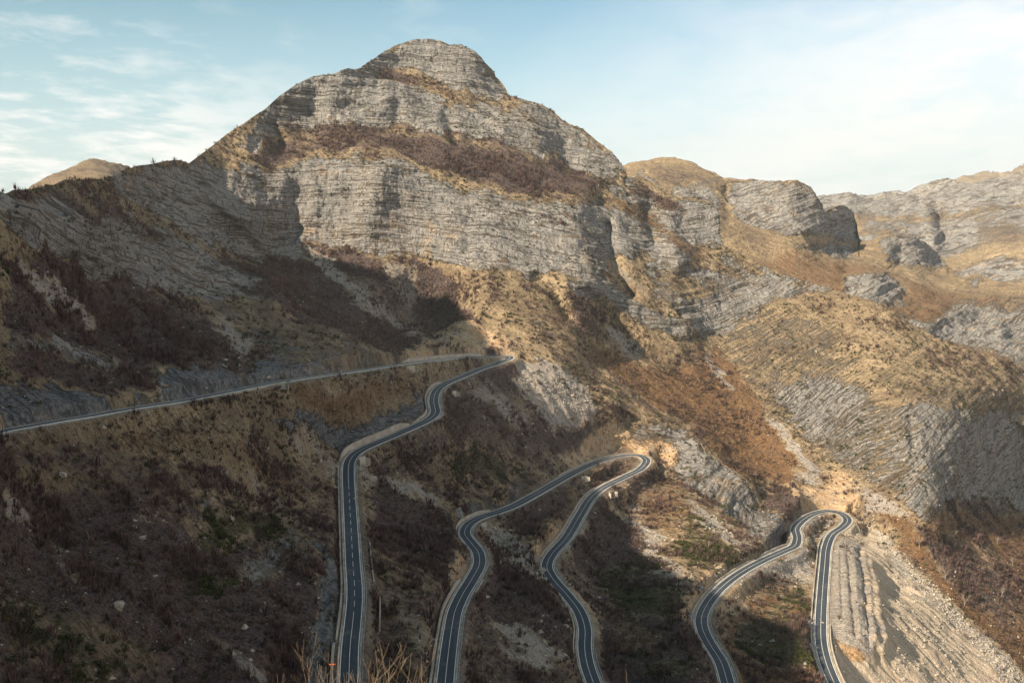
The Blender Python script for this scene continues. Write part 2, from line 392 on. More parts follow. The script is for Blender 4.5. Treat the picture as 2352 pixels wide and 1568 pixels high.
    W2 = W[..., 4:8].copy()
    attr_c(me, 'cover_b', W2); attr_f(me, 'bed', bed / size ** 1.4); attr_f(me, 'shoulder', shoulder)
    o = link(name, me, mat)
    return o, P, W, rd, ch, q, Vg

# ------------------------------------------------------------------ ground material
def terrain_material():
    m = bpy.data.materials.new('mountain_ground'); m.use_nodes = True; g = NT(m.node_tree)
    geo = g.n('ShaderNodeNewGeometry'); pos = geo.outputs['Position']
    sp = g.n('ShaderNodeSeparateXYZ', i_0=pos)
    A = g.n('ShaderNodeAttribute', attribute_name='cover_a'); B = g.n('ShaderNodeAttribute', attribute_name='cover_b')
    a = g.n('ShaderNodeSeparateColor', i_0=A.outputs['Color']); b = g.n('ShaderNodeSeparateColor', i_0=B.outputs['Color'])
    rock, scree, scrub, earth = a.outputs[0], a.outputs[1], a.outputs[2], A.outputs['Alpha']
    fern, green, wet, fill = b.outputs[0], b.outputs[1], b.outputs[2], B.outputs['Alpha']
    bed = g.n('ShaderNodeAttribute', attribute_name='bed').outputs['Fac']
    sh = g.n('ShaderNodeAttribute', attribute_name='shoulder').outputs['Fac']
    bv = g.n('ShaderNodeCombineXYZ', i_0=g.math('MULTIPLY', sp.outputs[0], 0.07), i_1=g.math('MULTIPLY', sp.outputs[1], 0.07), i_2=g.math('MULTIPLY', bed, 0.55)).outputs[0]
    vv = g.scale(pos, 0.42, 0.42, 0.075)
    n_big = g.noise(pos, 0.013, 4, 0.6); n_mid = g.noise(pos, 0.07, 5, 0.62); n_fine = g.noise(pos, 0.42, 4, 0.7); n_micro = g.noise(pos, 1.6, 3, 0.7)
    strat = g.noise(bv, 1.0, 5, 0.68)
    bv2 = g.n('ShaderNodeCombineXYZ', i_0=g.math('MULTIPLY', sp.outputs[0], 0.030), i_1=g.math('MULTIPLY', sp.outputs[1], 0.030), i_2=g.math('MULTIPLY', bed, 0.95)).outputs[0]
    strat2 = g.noise(bv2, 1.0, 3, 0.6); vert = g.noise(vv, 1.0, 4, 0.65)
    ca = g.math('ADD', g.math('MULTIPLY', sp.outputs[0], 0.5), g.math('MULTIPLY', sp.outputs[1], 0.87))
    al = g.math('SUBTRACT', g.math('MULTIPLY', sp.outputs[0], 0.87), g.math('MULTIPLY', sp.outputs[1], 0.5))
    sv = g.n('ShaderNodeCombineXYZ', i_0=ca, i_1=g.math('MULTIPLY', al, 0.22), i_2=g.math('MULTIPLY', sp.outputs[2], 0.2)).outputs[0]
    n_slope = g.noise(sv, 0.16, 6, 0.68); n_slope2 = g.noise(sv, 0.75, 4, 0.7)
    n_tiny = g.noise(pos, 0.95, 3, 0.75)
    def edge(w, k=4.0, amt=2.1):       # ragged borders between covers
        nn = g.math('ADD', g.math('ADD', g.math('MULTIPLY', n_slope, .45), g.math('MULTIPLY', n_slope2, .25)), g.math('MULTIPLY', n_fine, .3))
        return g.math('MULTIPLY_ADD', g.math('ADD', w, g.math('MULTIPLY', g.math('SUBTRACT', nn, 0.5), amt)), k, 0.5 - 0.5 * k, clamp=True)
    def edge_rock(w, k=4.5):           # beds of rock stand out of the grass as lines
        nn = g.math('ADD', g.math('ADD', g.math('ADD', g.math('MULTIPLY', strat, .40), g.math('MULTIPLY', strat2, .32)), g.math('MULTIPLY', n_mid, .14)), g.math('MULTIPLY', n_fine, .14))
        return g.math('MULTIPLY_ADD', g.math('ADD', w, g.math('MULTIPLY', g.math('SUBTRACT', nn, 0.5), 2.6)), k, 0.5 - 0.5 * k, clamp=True)
    # dry grass with bare soil and scrub specks
    grass = g.mix(g.ramp(n_slope, 0.35, 0.65), (0.190, 0.140, 0.084), (0.365, 0.275, 0.172))
    grass = g.mix(g.math('MULTIPLY', g.ramp(n_slope2, 0.50, 0.60), .8), grass, (0.070, 0.052, 0.034))
    grass = g.mix(g.math('MULTIPLY', g.ramp(n_tiny, 0.56, 0.64), .75), grass, (0.065, 0.055, 0.032))
    grass = g.mix(g.math('MULTIPLY', g.ramp(n_micro, 0.58, 0.66), 0.75), grass, (0.44, 0.39, 0.31))
    grass = g.mix(g.math('MULTIPLY', g.ramp(n_big, 0.50, 0.62), 0.5), grass, (0.110, 0.078, 0.056))
    scr = g.mix(g.ramp(n_tiny, 0.40, 0.58), (0.028, 0.021, 0.022), (0.110, 0.080, 0.074))
    scr = g.mix(g.math('MULTIPLY', g.ramp(n_slope2, 0.52, 0.62), .6), scr, (0.140, 0.092, 0.055))
    scr = g.mix(g.math('MULTIPLY', g.ramp(n_micro, 0.62, 0.68), .6), scr, (0.30, 0.27, 0.25))
    frn = g.mix(g.ramp(n_tiny, 0.38, 0.60), (0.075, 0.043, 0.026), (0.225, 0.132, 0.066))
    frn = g.mix(g.math('MULTIPLY', g.ramp(n_slope2, 0.50, 0.60), .7), frn, (0.095, 0.070, 0.052))
    rk = g.mix(g.ramp(n_mid, 0.35, 0.65), (0.215, 0.205, 0.195), (0.355, 0.338, 0.312))
    rk = g.mix(g.math('MULTIPLY', g.ramp(g.noise(g.scale(pos, .09, .09, .012), 1.0, 4, .6), 0.50, 0.64), .5), rk, (0.19, 0.20, 0.21))   # water streaks
    rk = g.mix(g.math('MULTIPLY', g.ramp(g.noise(g.scale(pos, .03, .03, .02), 1.0, 3, .6), 0.62, 0.72), .6), rk, (0.46, 0.31, 0.17))
    rk = g.mix(g.math('MULTIPLY', g.ramp(strat2, 0.47, 0.40), 0.9), rk, (0.060, 0.053, 0.048))
    rk = g.mix(g.math('MULTIPLY', g.ramp(strat, 0.45, 0.37), 0.8), rk, (0.085, 0.072, 0.058))
    rk = g.mix(g.math('MULTIPLY', g.ramp(vert, 0.46, 0.38), 0.9), rk, (0.070, 0.063, 0.058))
    rk = g.mix(g.math('MULTIPLY', g.ramp(n_tiny, 0.46, 0.38), g.ramp(n_big, 0.6, 0.4)), rk, (0.13, 0.115, 0.10))
    rk = g.mix(g.math('MULTIPLY', g.ramp(g.math('MULTIPLY', strat, g.math('ADD', g.math('MULTIPLY', n_big, .5), g.math('MULTIPLY', n_mid, .5))), 0.275, 0.315), 0.75), rk, (0.105, 0.070, 0.042))      # tufts on ledges
    wt = g.mix(g.ramp(n_fine, 0.4, 0.62), (0.075, 0.078, 0.085), (0.20, 0.20, 0.20))
    wt = g.mix(g.math('MULTIPLY', g.ramp(strat2, 0.48, 0.40), 0.8), wt, (0.040, 0.040, 0.045))
    wt = g.mix(g.math('MULTIPLY', g.ramp(n_tiny, 0.58, 0.66), .7), wt, (0.34, 0.31, 0.27))
    sr = g.mix(g.ramp(n_micro, 0.40, 0.60), (0.19, 0.170, 0.15), (0.41, 0.37, 0.325))
    sr = g.mix(g.math('MULTIPLY', g.ramp(n_slope2, 0.53, 0.62), .75), sr, (0.120, 0.092, 0.080))
    fl_ = g.mix(g.ramp(n_micro, 0.38, 0.62), (0.38, 0.31, 0.235), (0.54, 0.455, 0.35))
    fv = g.n('ShaderNodeCombineXYZ', i_0=g.math('ADD', g.math('MULTIPLY', sp.outputs[0], 0.55), g.math('MULTIPLY', sp.outputs[1], 0.75)), i_1=g.math('MULTIPLY', al, 0.020), i_2=g.math('MULTIPLY', sp.outputs[2], 0.02)).outputs[0]
    stre = g.noise(fv, 1.0, 5, 0.68)
    fl_ = g.mix(g.math('MULTIPLY', g.ramp(stre, 0.52, 0.58), .7), fl_, (0.20, 0.15, 0.105))
    fl_ = g.mix(g.math('MULTIPLY', g.ramp(stre, 0.42, 0.36), .6), fl_, (0.30, 0.20, 0.10))
    er = g.mix(g.ramp(n_mid, 0.35, 0.65), (0.42, 0.27, 0.145), (0.52, 0.40, 0.27))
    er = g.mix(g.math('MULTIPLY', g.ramp(n_slope2, 0.50, 0.60), .75), er, (0.20, 0.115, 0.062))
    er = g.mix(g.math('MULTIPLY', g.ramp(n_tiny, 0.56, 0.64), .7), er, (0.12, 0.085, 0.06))
    gr = g.mix(g.ramp(n_tiny, 0.42, 0.58), (0.026, 0.030, 0.016), (0.115, 0.095, 0.050))
    shc = g.mix(g.ramp(n_tiny, 0.4, 0.6), (0.22, 0.18, 0.14), (0.37, 0.32, 0.26))
    col = grass
    er_ = edge_rock(rock)
    for w, c in ((edge(scrub), scr), (edge(fern), frn), (edge(green), gr), (edge(fill, 4, 1.2), fl_), (edge(scree), sr), (edge(wet), wt), (er_, rk), (edge(earth), er)):
        col = g.mix(w, col, c)
    col = g.mix(g.math('MULTIPLY', sh, 0.6), col, shc)
    rkw = g.math('ADD', er_, edge(wet), clamp=True)
    hgt = g.math('ADD', g.math('MULTIPLY', rkw, g.math('ADD', g.math('ADD', g.math('MULTIPLY', strat, 1.2), g.math('MULTIPLY', strat2, .7)), g.math('MULTIPLY', vert, 1.2))),
                 g.math('ADD', g.math('MULTIPLY', n_fine, 1.1), g.math('ADD', g.math('MULTIPLY', n_slope2, 0.8), g.math('MULTIPLY', n_micro, 0.4))))
    bp = g.n('ShaderNodeBump', i_Strength=1.0, i_Distance=2.0, i_Height=hgt)
    bs = g.n('ShaderNodeBsdfPrincipled', i_0=col); bs.inputs['Roughness'].default_value = 0.95
    bs.inputs['Specular IOR Level'].default_value = 0.15
    g.t.links.new(bp.outputs[0], bs.inputs['Normal'])
    g.t.links.new(bs.outputs[0], g.n('ShaderNodeOutputMaterial').inputs[0])
    return m
M_GROUND = terrain_material()

# ------------------------------------------------------------------ main mountain side
road_ctrl = []
for Q, N in ROADS:
    u, v, t = proj(Q)
    last = None
    for k in range(0, len(Q), 4):
        if last is None or math.hypot(u[k] - last[0], v[k] - last[1]) > 26:
            last = (u[k], v[k]); road_ctrl.append((u[k], v[k], t[k]))
_all = np.concatenate([Q for Q, N in ROADS])
_allu, _allv, _ = proj(_all)
for Q, N in ROADS:            # the cut above and the bank below, 13 m out on either side
    u, v, t = proj(Q); dn = downhill_sign(Q)
    for k in range(6, len(Q) - 6, 14):
        if dn[k] == 0 or not (-100 < u[k] < 2400) or v[k] > 1600: continue
        for sg, dz in ((-1, 7.5), (1, -8.0)):
            p = Q[k] + N[k] * dn[k] * sg * 13; p = p + np.array([0, 0, dz])
            if np.hypot(_all[:, 0] - p[0], _all[:, 1] - p[1]).min() < 12.3: continue
            a, b, c = proj(p)
            if np.hypot(_allu - a, _allv - b).min() < 14: continue
            if min([9e9] + [math.hypot(a - q[0], b - q[1]) for q in road_ctrl]) < 16: continue
            road_ctrl.append((float(a), float(b), float(c)))
CTRL = [(-1700,0,330),(-1700,900,220),(-1200,120,400),(-1200,900,270),(-1700,2000,100),(-700,260,520),(-700,1000,300),(-600,1568,170),(-350,380,500),(-350,900,340),(-300,1568,190),
 (0,445,470),(70,436,500),(150,418,560),(300,385,715),(435,372,835),(560,285,925),(680,195,960),(825,160,1010),(975,88,1090),(1100,135,1090),(1170,225,1080),(1300,285,1070),(1437,385,1035),
 (900,190,1036),(1000,215,1030),(1140,248,1045),(760,172,985),(900,206,1002),(1020,236,1008),(1150,262,1020),
 (700,315,958),(900,300,965),(1100,325,975),(1300,380,1000),(700,370,915),(900,368,912),(1050,425,915),(1250,458,930),(1350,430,965),
 (700,560,880),(850,585,868),(1000,600,860),(1200,615,850),(1330,640,862),
 (500,380,865),(600,500,862),(650,600,842),(560,590,822),(400,450,770),(300,480,715),(400,560,715),(680,480,888),
 (100,600,480),(200,520,550),(500,620,735),(640,680,705),(700,700,755),(850,700,790),(900,790,748),(1000,790,770),(1100,700,810),(1100,790,772),
 (0,800,410),(200,800,470),(400,780,550),(600,770,640),
 (1240,800,780),(1200,700,815),(1290,730,822),(1380,760,855),(1400,830,842),(1500,900,828),(1600,960,822),(1700,1050,806),(1790,1110,780),
 (1290,835,778),(1400,905,790),(1500,975,792),(1600,1040,772),(1700,1120,745),(1760,1190,720),(1800,1240,690),
 (1620,790,905),(1650,880,872),(1760,960,835),(1820,1040,805),(1880,1100,780),(1960,1150,742),
 (1800,680,950),(1950,685,945),(2060,725,930),(2160,775,935),(2352,850,990),(2352,905,962),(1900,850,900),(2000,900,850),(2150,850,885),(2250,900,885),(1900,1000,810),(1720,740,930),
 (2080,940,800),(2125,1050,745),(2130,1185,700),(2250,960,868),(2352,960,955),(2352,1170,905),(2230,1165,800),(2000,1050,790),
 (2000,1120,745),(2150,1220,700),(2300,1250,770),(2352,1350,720),(2200,1350,670),(1990,1190,725),(2100,1330,672),(2200,1430,645),(2330,1560,610),(2050,1350,648),(2150,1500,585),(2000,1568,525),(2200,1568,575),
 (1370,450,968),(1400,600,905),(1450,700,885),(1550,700,905),(1590,780,895),(1480,480,1000),(1560,455,1020),(1640,480,1015),(1655,600,970),(1500,600,935),(1700,650,965),(1850,662,965),
 (2900,900,1000),(2900,1568,620),(0,1568,240),(400,1568,300),(600,1500,318),(200,1400,290),(400,1200,370),(100,1200,340),(600,1200,430),(650,1000,500),(600,1000,480),(0,2000,170),(1176,2000,235),(2352,2000,380),(2352,1568,615),(-700,2000,120),(3000,2000,420)]
TOP_A = [(-1700,-20),(-1200,110),(-900,200),(-600,320),(-350,385),(-150,430),(0,445),(30,441),(60,436),(100,428),(130,422),(150,412),(180,416),(210,414),(240,411),(262,402),(280,395),(300,386),(320,380),(340,378),(380,370),(410,368),(435,374),(455,360),(470,348),  # crest beyond the left edge is raised to throw shade on the slopes
 (500,325),(520,308),(560,285),(590,262),(610,250),(640,222),(680,195),(720,176),(760,168),(800,161),(825,158),(850,140),(880,120),(910,105),(940,94),(975,88),(1000,90),(1030,97),(1060,99),(1085,115),(1110,138),(1130,160),(1150,186),
 (1165,212),(1170,223),(1200,230),(1240,240),(1270,252),(1290,272),(1310,287),(1340,298),(1370,325),(1400,348),(1420,368),(1437,385),(1443,405),(1470,403),(1500,420),(1530,440),(1560,450),(1600,455),(1635,465),(1650,490),
 (1658,540),(1668,566),(1700,585),(1740,605),(1790,625),(1830,640),(1900,658),(1930,672),(1960,680),(2000,692),(2060,720),(2110,745),(2160,775),(2230,803),(2352,850),(2600,930),(3000,1010)]
HSTROKES = [(-9,11,[(960,380),(968,480),(950,580)]),(-8,10,[(1128,450),(1140,560),(1130,610)]),(-9,11,[(1232,470),(1243,600)]),(-8,10,[(800,370),(788,470),(800,560)]),(-7,9,[(1180,272),(1202,345)]),(-7,9,[(842,195),(850,290)]),(-8,10,[(720,200),(700,300)]),(6,22,[(1040,440),(1050,590)]),(7,24,[(880,380),(890,570)]),(6,20,[(1185,460),(1190,600)]),(5,18,[(975,230),(985,300)]),(-6,9,[(1010,120),(1040,190)]),(-6,9,[(1090,130),(1130,220)]),(6,14,[(960,110),(950,150)]),(-5,8,[(330,390),(420,520),(470,600)]),(-6,9,[(250,430),(330,540)]),(-1.5,4.5,[(1948,1262),(1952,1310),(1958,1380),(1966,1466)]),(.8,5,[(1958,1262),(1962,1310),(1968,1380),(1976,1466)]),
 (-1.7,4.5,[(1974,1262),(1980,1310),(1990,1380),(2000,1482)]),(.8,5,[(1985,1270),(1991,1320),(2001,1390),(2011,1480)]),(-1.1,3.5,[(1930,1265),(1932,1340),(1936,1430)]),(1.1,6,[(2000,1290),(2008,1340),(2018,1400),(2034,1460),(2024,1492)])]
STROKES = [(-7,22,[(688,400),(682,470),(680,530)]),(-12,16,[(620,290),(650,340)]),(-16,14,[(1395,520),(1410,610),(1450,680)]),(10,60,[(1300,480),(1330,560),(1350,640)]),
 (-7,20,[(1370,450),(1372,520),(1380,580)]),(6,40,[(1440,440),(1430,520),(1440,600)]),(14,28,[(1540,490),(1560,600)]),(-12,18,[(1490,480),(1500,560)]),
 (9,50,[(580,330),(560,420),(590,540)]),(-18,20,[(470,470),(560,560),(620,600)]),(16,40,[(860,400),(850,520)]),(-9,14,[(1030,250),(1045,330)]),
 (20,60,[(200,500),(400,560),(620,680),(760,760),(860,820)]),(-20,40,[(650,640),(760,720),(880,790)]),(9,34,[(780,180),(760,250)]),(-8,16,[(905,210),(915,280)]),
 (12,26,[(1200,250),(1230,300),(1280,360)]),(-12,20,[(1280,340),(1330,400)]),(-4,14,[(40,600),(120,680),(230,760),(300,820)]),(8,34,[(0,650),(90,760),(200,830)]),
 (-7,26,[(330,880),(340,840),(300,780)]),(7,30,[(375,850),(420,860)]),(-4,26,[(800,1035),(780,1000),(760,960),(640,900)]),
 (-4,20,[(1060,1170),(1010,1120),(930,1060)]),(-2.5,14,[(700,1250),(740,1300),(760,1400)]),(4,26,[(660,1180),(690,1260),(720,1340)]),
 (-1.6,16,[(0,1130),(140,1250),(320,1380),(520,1500)]),(-3,18,[(430,1030),(560,1130),(700,1200)]),
 (12,14,[(1820,1110),(1850,1180)]),(-10,10,[(2090,960),(2100,1020)]),(10,16,[(1690,1090),(1740,1150),(1790,1230)]),
 (-12,22,[(1360,690),(1460,800),(1560,860)]),(12,22,[(1310,690),(1400,790)]),(-10,20,[(1240,640),(1300,720)]),(-1.5,5,[(1938,1262),(1950,1310),(1954,1380),(1962,1455)]),(-1.5,5,[(1968,1262),(1972,1310),(1985,1380),(1992,1480)]),(-1.0,6,[(1925,1255),(1925,1300)]),(2.0,8,[(1997,1290),(2010,1350),(2020,1410),(2042,1470),(2030,1500)]),(3,22,[(2000,1280),(2020,1380)]),(-3,10,[(1300,1090),(1330,1095)]),(-5,18,[(900,470),(1000,475)]),(-5,12,[(1740,1130),(1770,1190),(1800,1240)])]
POLYS = [
 # --- general ground
 ('fern',.25,24,[(-700,1010),(300,980),(820,1060),(1000,840),(1180,840),(1500,985),(1800,1240),(1900,1620),(-700,1620)]),('scrub',.55,24,[(-700,1010),(300,980),(820,1060),(1000,840),(1180,840),(1500,985),(1800,1240),(1900,1620),(-700,1620)]),  # brush cover, thickened so its dark colour deepens the shade on this slope
 ('scrub',.85,20,[(0,620),(120,560),(300,620),(480,720),(620,800),(560,860),(380,830),(330,900),(200,900),(0,860)]),
 ('scrub',.9,30,[(0,1120),(200,1150),(500,1250),(700,1320),(760,1420),(760,1600),(0,1600)]),  # scrub laid on heavily, its dark colour adds to the lower-left shade
 ('scrub',.9,10,[(830,160),(900,165),(960,182),(1020,197),(1080,217),(1140,242),(1195,250),(1180,262),(1120,245),(1060,232),(1040,235),(980,215),(900,190),(850,178)]),
 ('fern',.8,6,[(930,185),(1000,200),(1140,245),(1185,258),(1120,245),(1040,235)]),
 ('rock',1,6,[(520,330),(560,290),(600,257),(640,225),(680,197),(720,178),(760,168),(825,160),(870,185),(900,194),(950,207),(1040,240),(1070,236),(1130,247),(1180,262),(1200,232),(1240,243),(1270,255),(1300,285),(1340,300),(1400,350),(1437,385),(1441,405),(1420,405),(1350,395),(1280,368),(1210,350),(1150,335),(1050,318),(900,300),(820,300),(740,312),(690,325),(650,310),(600,330),(560,350)]),
 ('rock',1,6,[(850,140),(910,105),(975,88),(1060,101),(1110,140),(1150,190),(1172,243),(1100,212),(1040,195),(980,172),(940,165),(870,168),(825,160)]),
 ('earth',.25,8,[(935,160),(965,150),(980,180),(950,185)]),
 ('grass',.9,8,[(435,374),(520,308),(600,255),(615,262),(560,310),(530,330),(500,360),(470,380)]),
 ('scrub',.9,9,[(560,350),(620,330),(690,320),(760,305),(860,305),(960,314),(1060,325),(1150,340),(1210,355),(1290,370),(1350,395),(1420,405),(1440,420),(1400,430),(1300,442),(1250,452),(1180,440),(1080,410),(980,380),(900,355),(820,348),(740,345),(690,365),(650,375),(600,370)]),
 ('fern',.35,8,[(680,320),(800,305),(880,320),(900,345),(820,342),(740,340),(690,362),(670,350)]),
 ('rock',1,6,[(235,412),(300,387),(380,371),(435,374),(480,372),(530,385),(600,375),(680,382),(700,368),(760,358),(830,352),(920,366),(980,400),(1060,430),(1170,450),(1260,462),(1340,470),(1380,430),(1440,410),(1500,450),(1560,457),(1640,470),(1655,520),(1665,570),(1620,560),(1600,590),(1540,600),(1480,590),(1420,590),(1385,600),(1375,640),(1300,628),(1220,640),(1200,618),(1100,612),(1000,604),(900,592),(820,578),(760,560),(720,545),(700,600),(640,600),(560,585),(500,575),(420,520),(330,470),(240,440)]),
 ('grass',.55,10,[(880,440),(940,455),(1000,450),(960,470),(880,462)]),
 ('scrub',.8,8,[(1440,420),(1500,440),(1560,470),(1540,500),(1490,470),(1450,440)]),
 ('grass',.8,8,[(1400,430),(1440,440),(1430,480),(1390,470),(1340,440)]),
 ('earth',.3,12,[(700,450),(730,440),(735,520),(705,530)]),
 ('rock',1,8,[(0,455),(100,440),(200,452),(300,490),(400,545),(500,595),(580,630),(650,670),(630,700),(560,690),(480,690),(380,665),(250,645),(150,600),(60,540),(0,500)]),
 ('scrub',.65,10,[(0,440),(120,436),(240,470),(360,530),(440,585),(360,560),(240,510),(120,470),(0,470)]),
 ('rock',.55,14,[(420,690),(560,700),(650,740),(740,800),(640,790),(540,760)]),
 ('grass',.9,16,[(620,690),(700,740),(800,790),(860,820),(740,820),(640,760),(560,710)]),
 ('scrub',.95,10,[(480,590),(600,600),(690,605),(700,545),(760,565),(850,585),(960,606),(1010,625),(1060,680),(1130,740),(1150,770),(1040,750),(960,800),(900,815),(820,790),(700,730),(600,660),(520,620)]),
 ('grass',.9,16,[(1010,620),(1200,640),(1280,650),(1320,720),(1330,790),(1250,800),(1180,780),(1120,740),(1060,680)]),
 ('rock',.5,12,[(1220,700),(1290,760),(1320,800),(1270,800),(1230,760)]),
 ('scrub',.7,14,[(1290,640),(1340,700),(1450,790),(1500,850),(1480,870),(1400,830),(1330,780),(1290,700)]),
 ('scree',.8,7,[(1380,740),(1430,770),(1490,830),(1470,835),(1400,790)]),
 ('rock',.9,8,[(1300,640),(1370,640),(1430,680),(1520,710),(1590,750),(1605,790),(1540,795),(1450,750),(1390,700),(1330,680)]),
 ('scree',.6,8,[(1390,590),(1430,600),(1500,670),(1540,690),(1500,690),(1420,640)]),
 ('rock',.95,10,[(1480,600),(1560,600),(1640,620),(1750,655),(1850,672),(1780,690),(1750,710),(1680,750),(1620,780),(1590,750),(1540,700),(1500,660)]),
 ('grass',.7,14,[(1500,610),(1560,620),(1660,650),(1700,670),(1560,690),(1510,660)]),
 ('rock',.9,8,[(1660,570),(1780,625),(1900,660),(1930,680),(1850,672),(1750,652),(1660,610)]),
 ('scrub',.7,5,[(640,292),(700,302),(900,285),(1100,312),(1285,355),(1285,364),(1100,324),(900,298),(700,314),(640,304)]),('fern',.6,5,[(760,520),(900,560),(1050,588),(1050,596),(900,571),(760,532)]),('scrub',.55,6,[(1000,462),(1120,478),(1260,500),(1340,520),(1340,530),(1240,512),(1110,490),(1000,472)]),('fern',.6,6,[(1380,430),(1440,450),(1520,520),(1600,560),(1640,600),(1560,580),(1480,530),(1400,470)]),
 # --- screes under the cliffs
 ('scree',.95,7,[(695,555),(730,570),(770,620),(850,680),(920,735),(985,772),(965,778),(880,725),(800,665),(740,625),(705,590)]),
 ('scree',.6,8,[(880,595),(960,620),(965,690),(940,720),(900,660)]),
 ('scree',.45,14,[(760,580),(880,640),(960,720),(1000,760),(940,760),(840,680)]),
 ('scree',.8,8,[(30,590),(80,605),(140,650),(190,700),(240,765),(205,755),(120,690),(60,645)]),
 ('scree',.8,8,[(480,715),(530,735),(575,800),(560,830),(500,785)]),
 # --- cuttings above the top road
 ('wet',.95,7,[(0,860),(60,880),(200,905),(330,922),(360,895),(355,850),(380,825),(450,838),(560,850),(620,820),(740,820),(900,830),(945,828),(900,838),(700,862),(560,888),(400,918),(200,952),(0,985)]),
 ('rock',.8,6,[(350,835),(385,815),(410,830),(400,850),(370,860)]),('earth',.9,5,[(370,835),(395,832),(400,855),(380,862)]),('earth',.7,5,[(368,875),(395,872),(395,890),(370,892)]),
 ('rock',.85,7,[(0,760),(60,780),(140,785),(210,800),(270,830),(240,840),(140,820),(60,810),(0,800)]),
 ('rock',.5,8,[(560,770),(740,790),(860,815),(860,835),(620,845),(600,800)]),
 ('scree',.8,5,[(345,885),(365,895),(380,918),(350,920)]),
 ('earth',.9,7,[(930,800),(980,790),(1020,765),(1050,745),(1090,740),(1120,752),(1170,775),(1190,800),(1130,805),(1000,812),(935,818)]),
 ('scrub',.9,5,[(1100,795),(1150,790),(1190,800),(1180,810),(1110,808)]),
 ('earth',.7,6,[(1190,805),(1250,795),(1275,805),(1230,815),(1200,820)]),
 # --- below the top road
 ('fern',.6,18,[(640,890),(900,860),(960,880),(900,940),(760,960),(640,940)]),
 ('fern',.45,20,[(200,980),(420,960),(640,1040),(760,1130),(700,1180),(520,1080),(300,1060)]),
 ('wet',.85,8,[(820,975),(900,940),(985,905),(985,945),(960,965),(880,995),(800,1035),(780,1030),(720,1000),(620,960),(700,950)]),
 ('scree',.5,9,[(430,1030),(500,1060),(600,1120),(700,1190),(650,1180),(540,1120)]),
 ('scree',.55,10,[(640,960),(720,1000),(790,1060),(785,1140),(740,1090),(680,1010)]),
 ('rock',.6,9,[(450,1130),(560,1150),(680,1190),(700,1250),(680,1270),(560,1230),(450,1180)]),
 ('rock',.55,8,[(500,1290),(600,1270),(680,1250),(700,1300),(600,1330),(520,1340)]),
 ('green',.7,12,[(470,1190),(560,1170),(650,1180),(660,1230),(560,1240),(480,1250)]),('green',.7,10,[(450,1320),(540,1300),(570,1340),(480,1370)]),
 ('green',.55,16,[(60,1080),(260,1080),(260,1130),(80,1120)]),('green',.5,20,[(0,1350),(260,1400),(420,1520),(340,1568),(0,1568)]),  # the broad corner patch also paints the lower-left shade darker
 ('scree',.6,10,[(0,1120),(60,1150),(150,1240),(160,1290),(60,1210),(0,1190)]),('scree',.55,9,[(110,1270),(180,1300),(260,1340),(240,1350),(140,1310)]),
 ('scree',.5,9,[(400,1440),(520,1490),(640,1540),(700,1568),(600,1568),(500,1530)]),('scree',.5,8,[(330,1180),(370,1190),(360,1220),(320,1210)]),
 ('wet',.9,8,[(690,1235),(735,1255),(765,1300),(780,1370),(778,1440),(762,1500),(758,1620),(700,1620),(715,1500),(738,1400),(725,1310)]),
 ('scree',.7,9,[(825,1075),(900,1080),(1000,1120),(1060,1180),(1040,1200),(960,1150),(880,1120),(830,1130)]),
 ('scree',.6,10,[(835,1130),(860,1160),(850,1260),(840,1220)]),
 ('scrub',.85,12,[(870,1120),(960,1160),(1040,1210),(1050,1290),(1020,1350),(920,1330),(870,1240)]),
 ('scree',.5,9,[(870,1390),(960,1420),(990,1500),(920,1470)]),('fern',.4,14,[(880,1230),(980,1260),(1000,1360),(880,1380)]),
 ('wet',.7,8,[(1010,1160),(1050,1165),(1065,1190),(1040,1215),(1020,1190)]),('earth',.7,5,[(1035,1225),(1060,1260),(1075,1300),(1060,1330),(1040,1290)]),
 ('wet',.6,8,[(1060,1150),(1180,1110),(1280,1080),(1290,1085),(1180,1140),(1090,1175)]),
 ('green',.7,12,[(1030,1040),(1130,1040),(1200,1080),(1160,1110),(1060,1090)]),
 ('scrub',.8,12,[(1030,880),(1130,850),(1180,850),(1220,900),(1300,960),(1350,1000),(1280,1030),(1180,1000),(1060,930)]),
 ('scree',.6,14,[(1050,880),(1130,880),(1200,940),(1280,990),(1200,990),(1100,930)]),
 ('scree',.95,9,[(1185,835),(1240,812),(1290,850),(1340,910),(1350,960),(1290,975),(1220,940),(1170,880)]),
 ('green',.35,14,[(1300,870),(1400,910),(1520,980),(1500,1000),(1400,950),(1320,900)]),
 ('earth',.95,7,[(1290,1050),(1330,1020),(1370,985),(1420,975),(1500,975),(1530,1000),(1540,1060),(1500,1060),(1440,1032),(1370,1045),(1300,1070)]),
 ('rock',.7,8,[(1420,975),(1500,972),(1530,1000),(1500,1020),(1440,1010)]),
 ('earth',.8,6,[(1490,1050),(1545,1060),(1540,1080),(1490,1080)]),
 # --- brown valley
 ('fern',.95,14,[(1340,800),(1420,820),(1500,850),(1620,850),(1640,800),(1700,800),(1740,930),(1790,1000),(1840,1080),(1850,1110),(1760,1110),(1660,1060),(1560,970),(1460,920),(1360,850)]),
 ('scrub',.6,12,[(1380,860),(1500,930),(1600,1000),(1700,1080),(1680,1100),(1580,1020),(1460,950),(1380,890)]),
 ('fern',.8,12,[(1600,790),(1700,790),(1720,880),(1680,900),(1620,850)]),
 ('scree',.9,6,[(1628,790),(1645,800),(1660,850),(1680,890),(1650,905),(1640,850)]),
 ('scree',.85,7,[(1735,945),(1790,950),(1815,1010),(1850,1050),(1890,1100),(1885,1118),(1850,1095),(1800,1040),(1770,980)]),
 # --- rock rib and slopes left of the third road
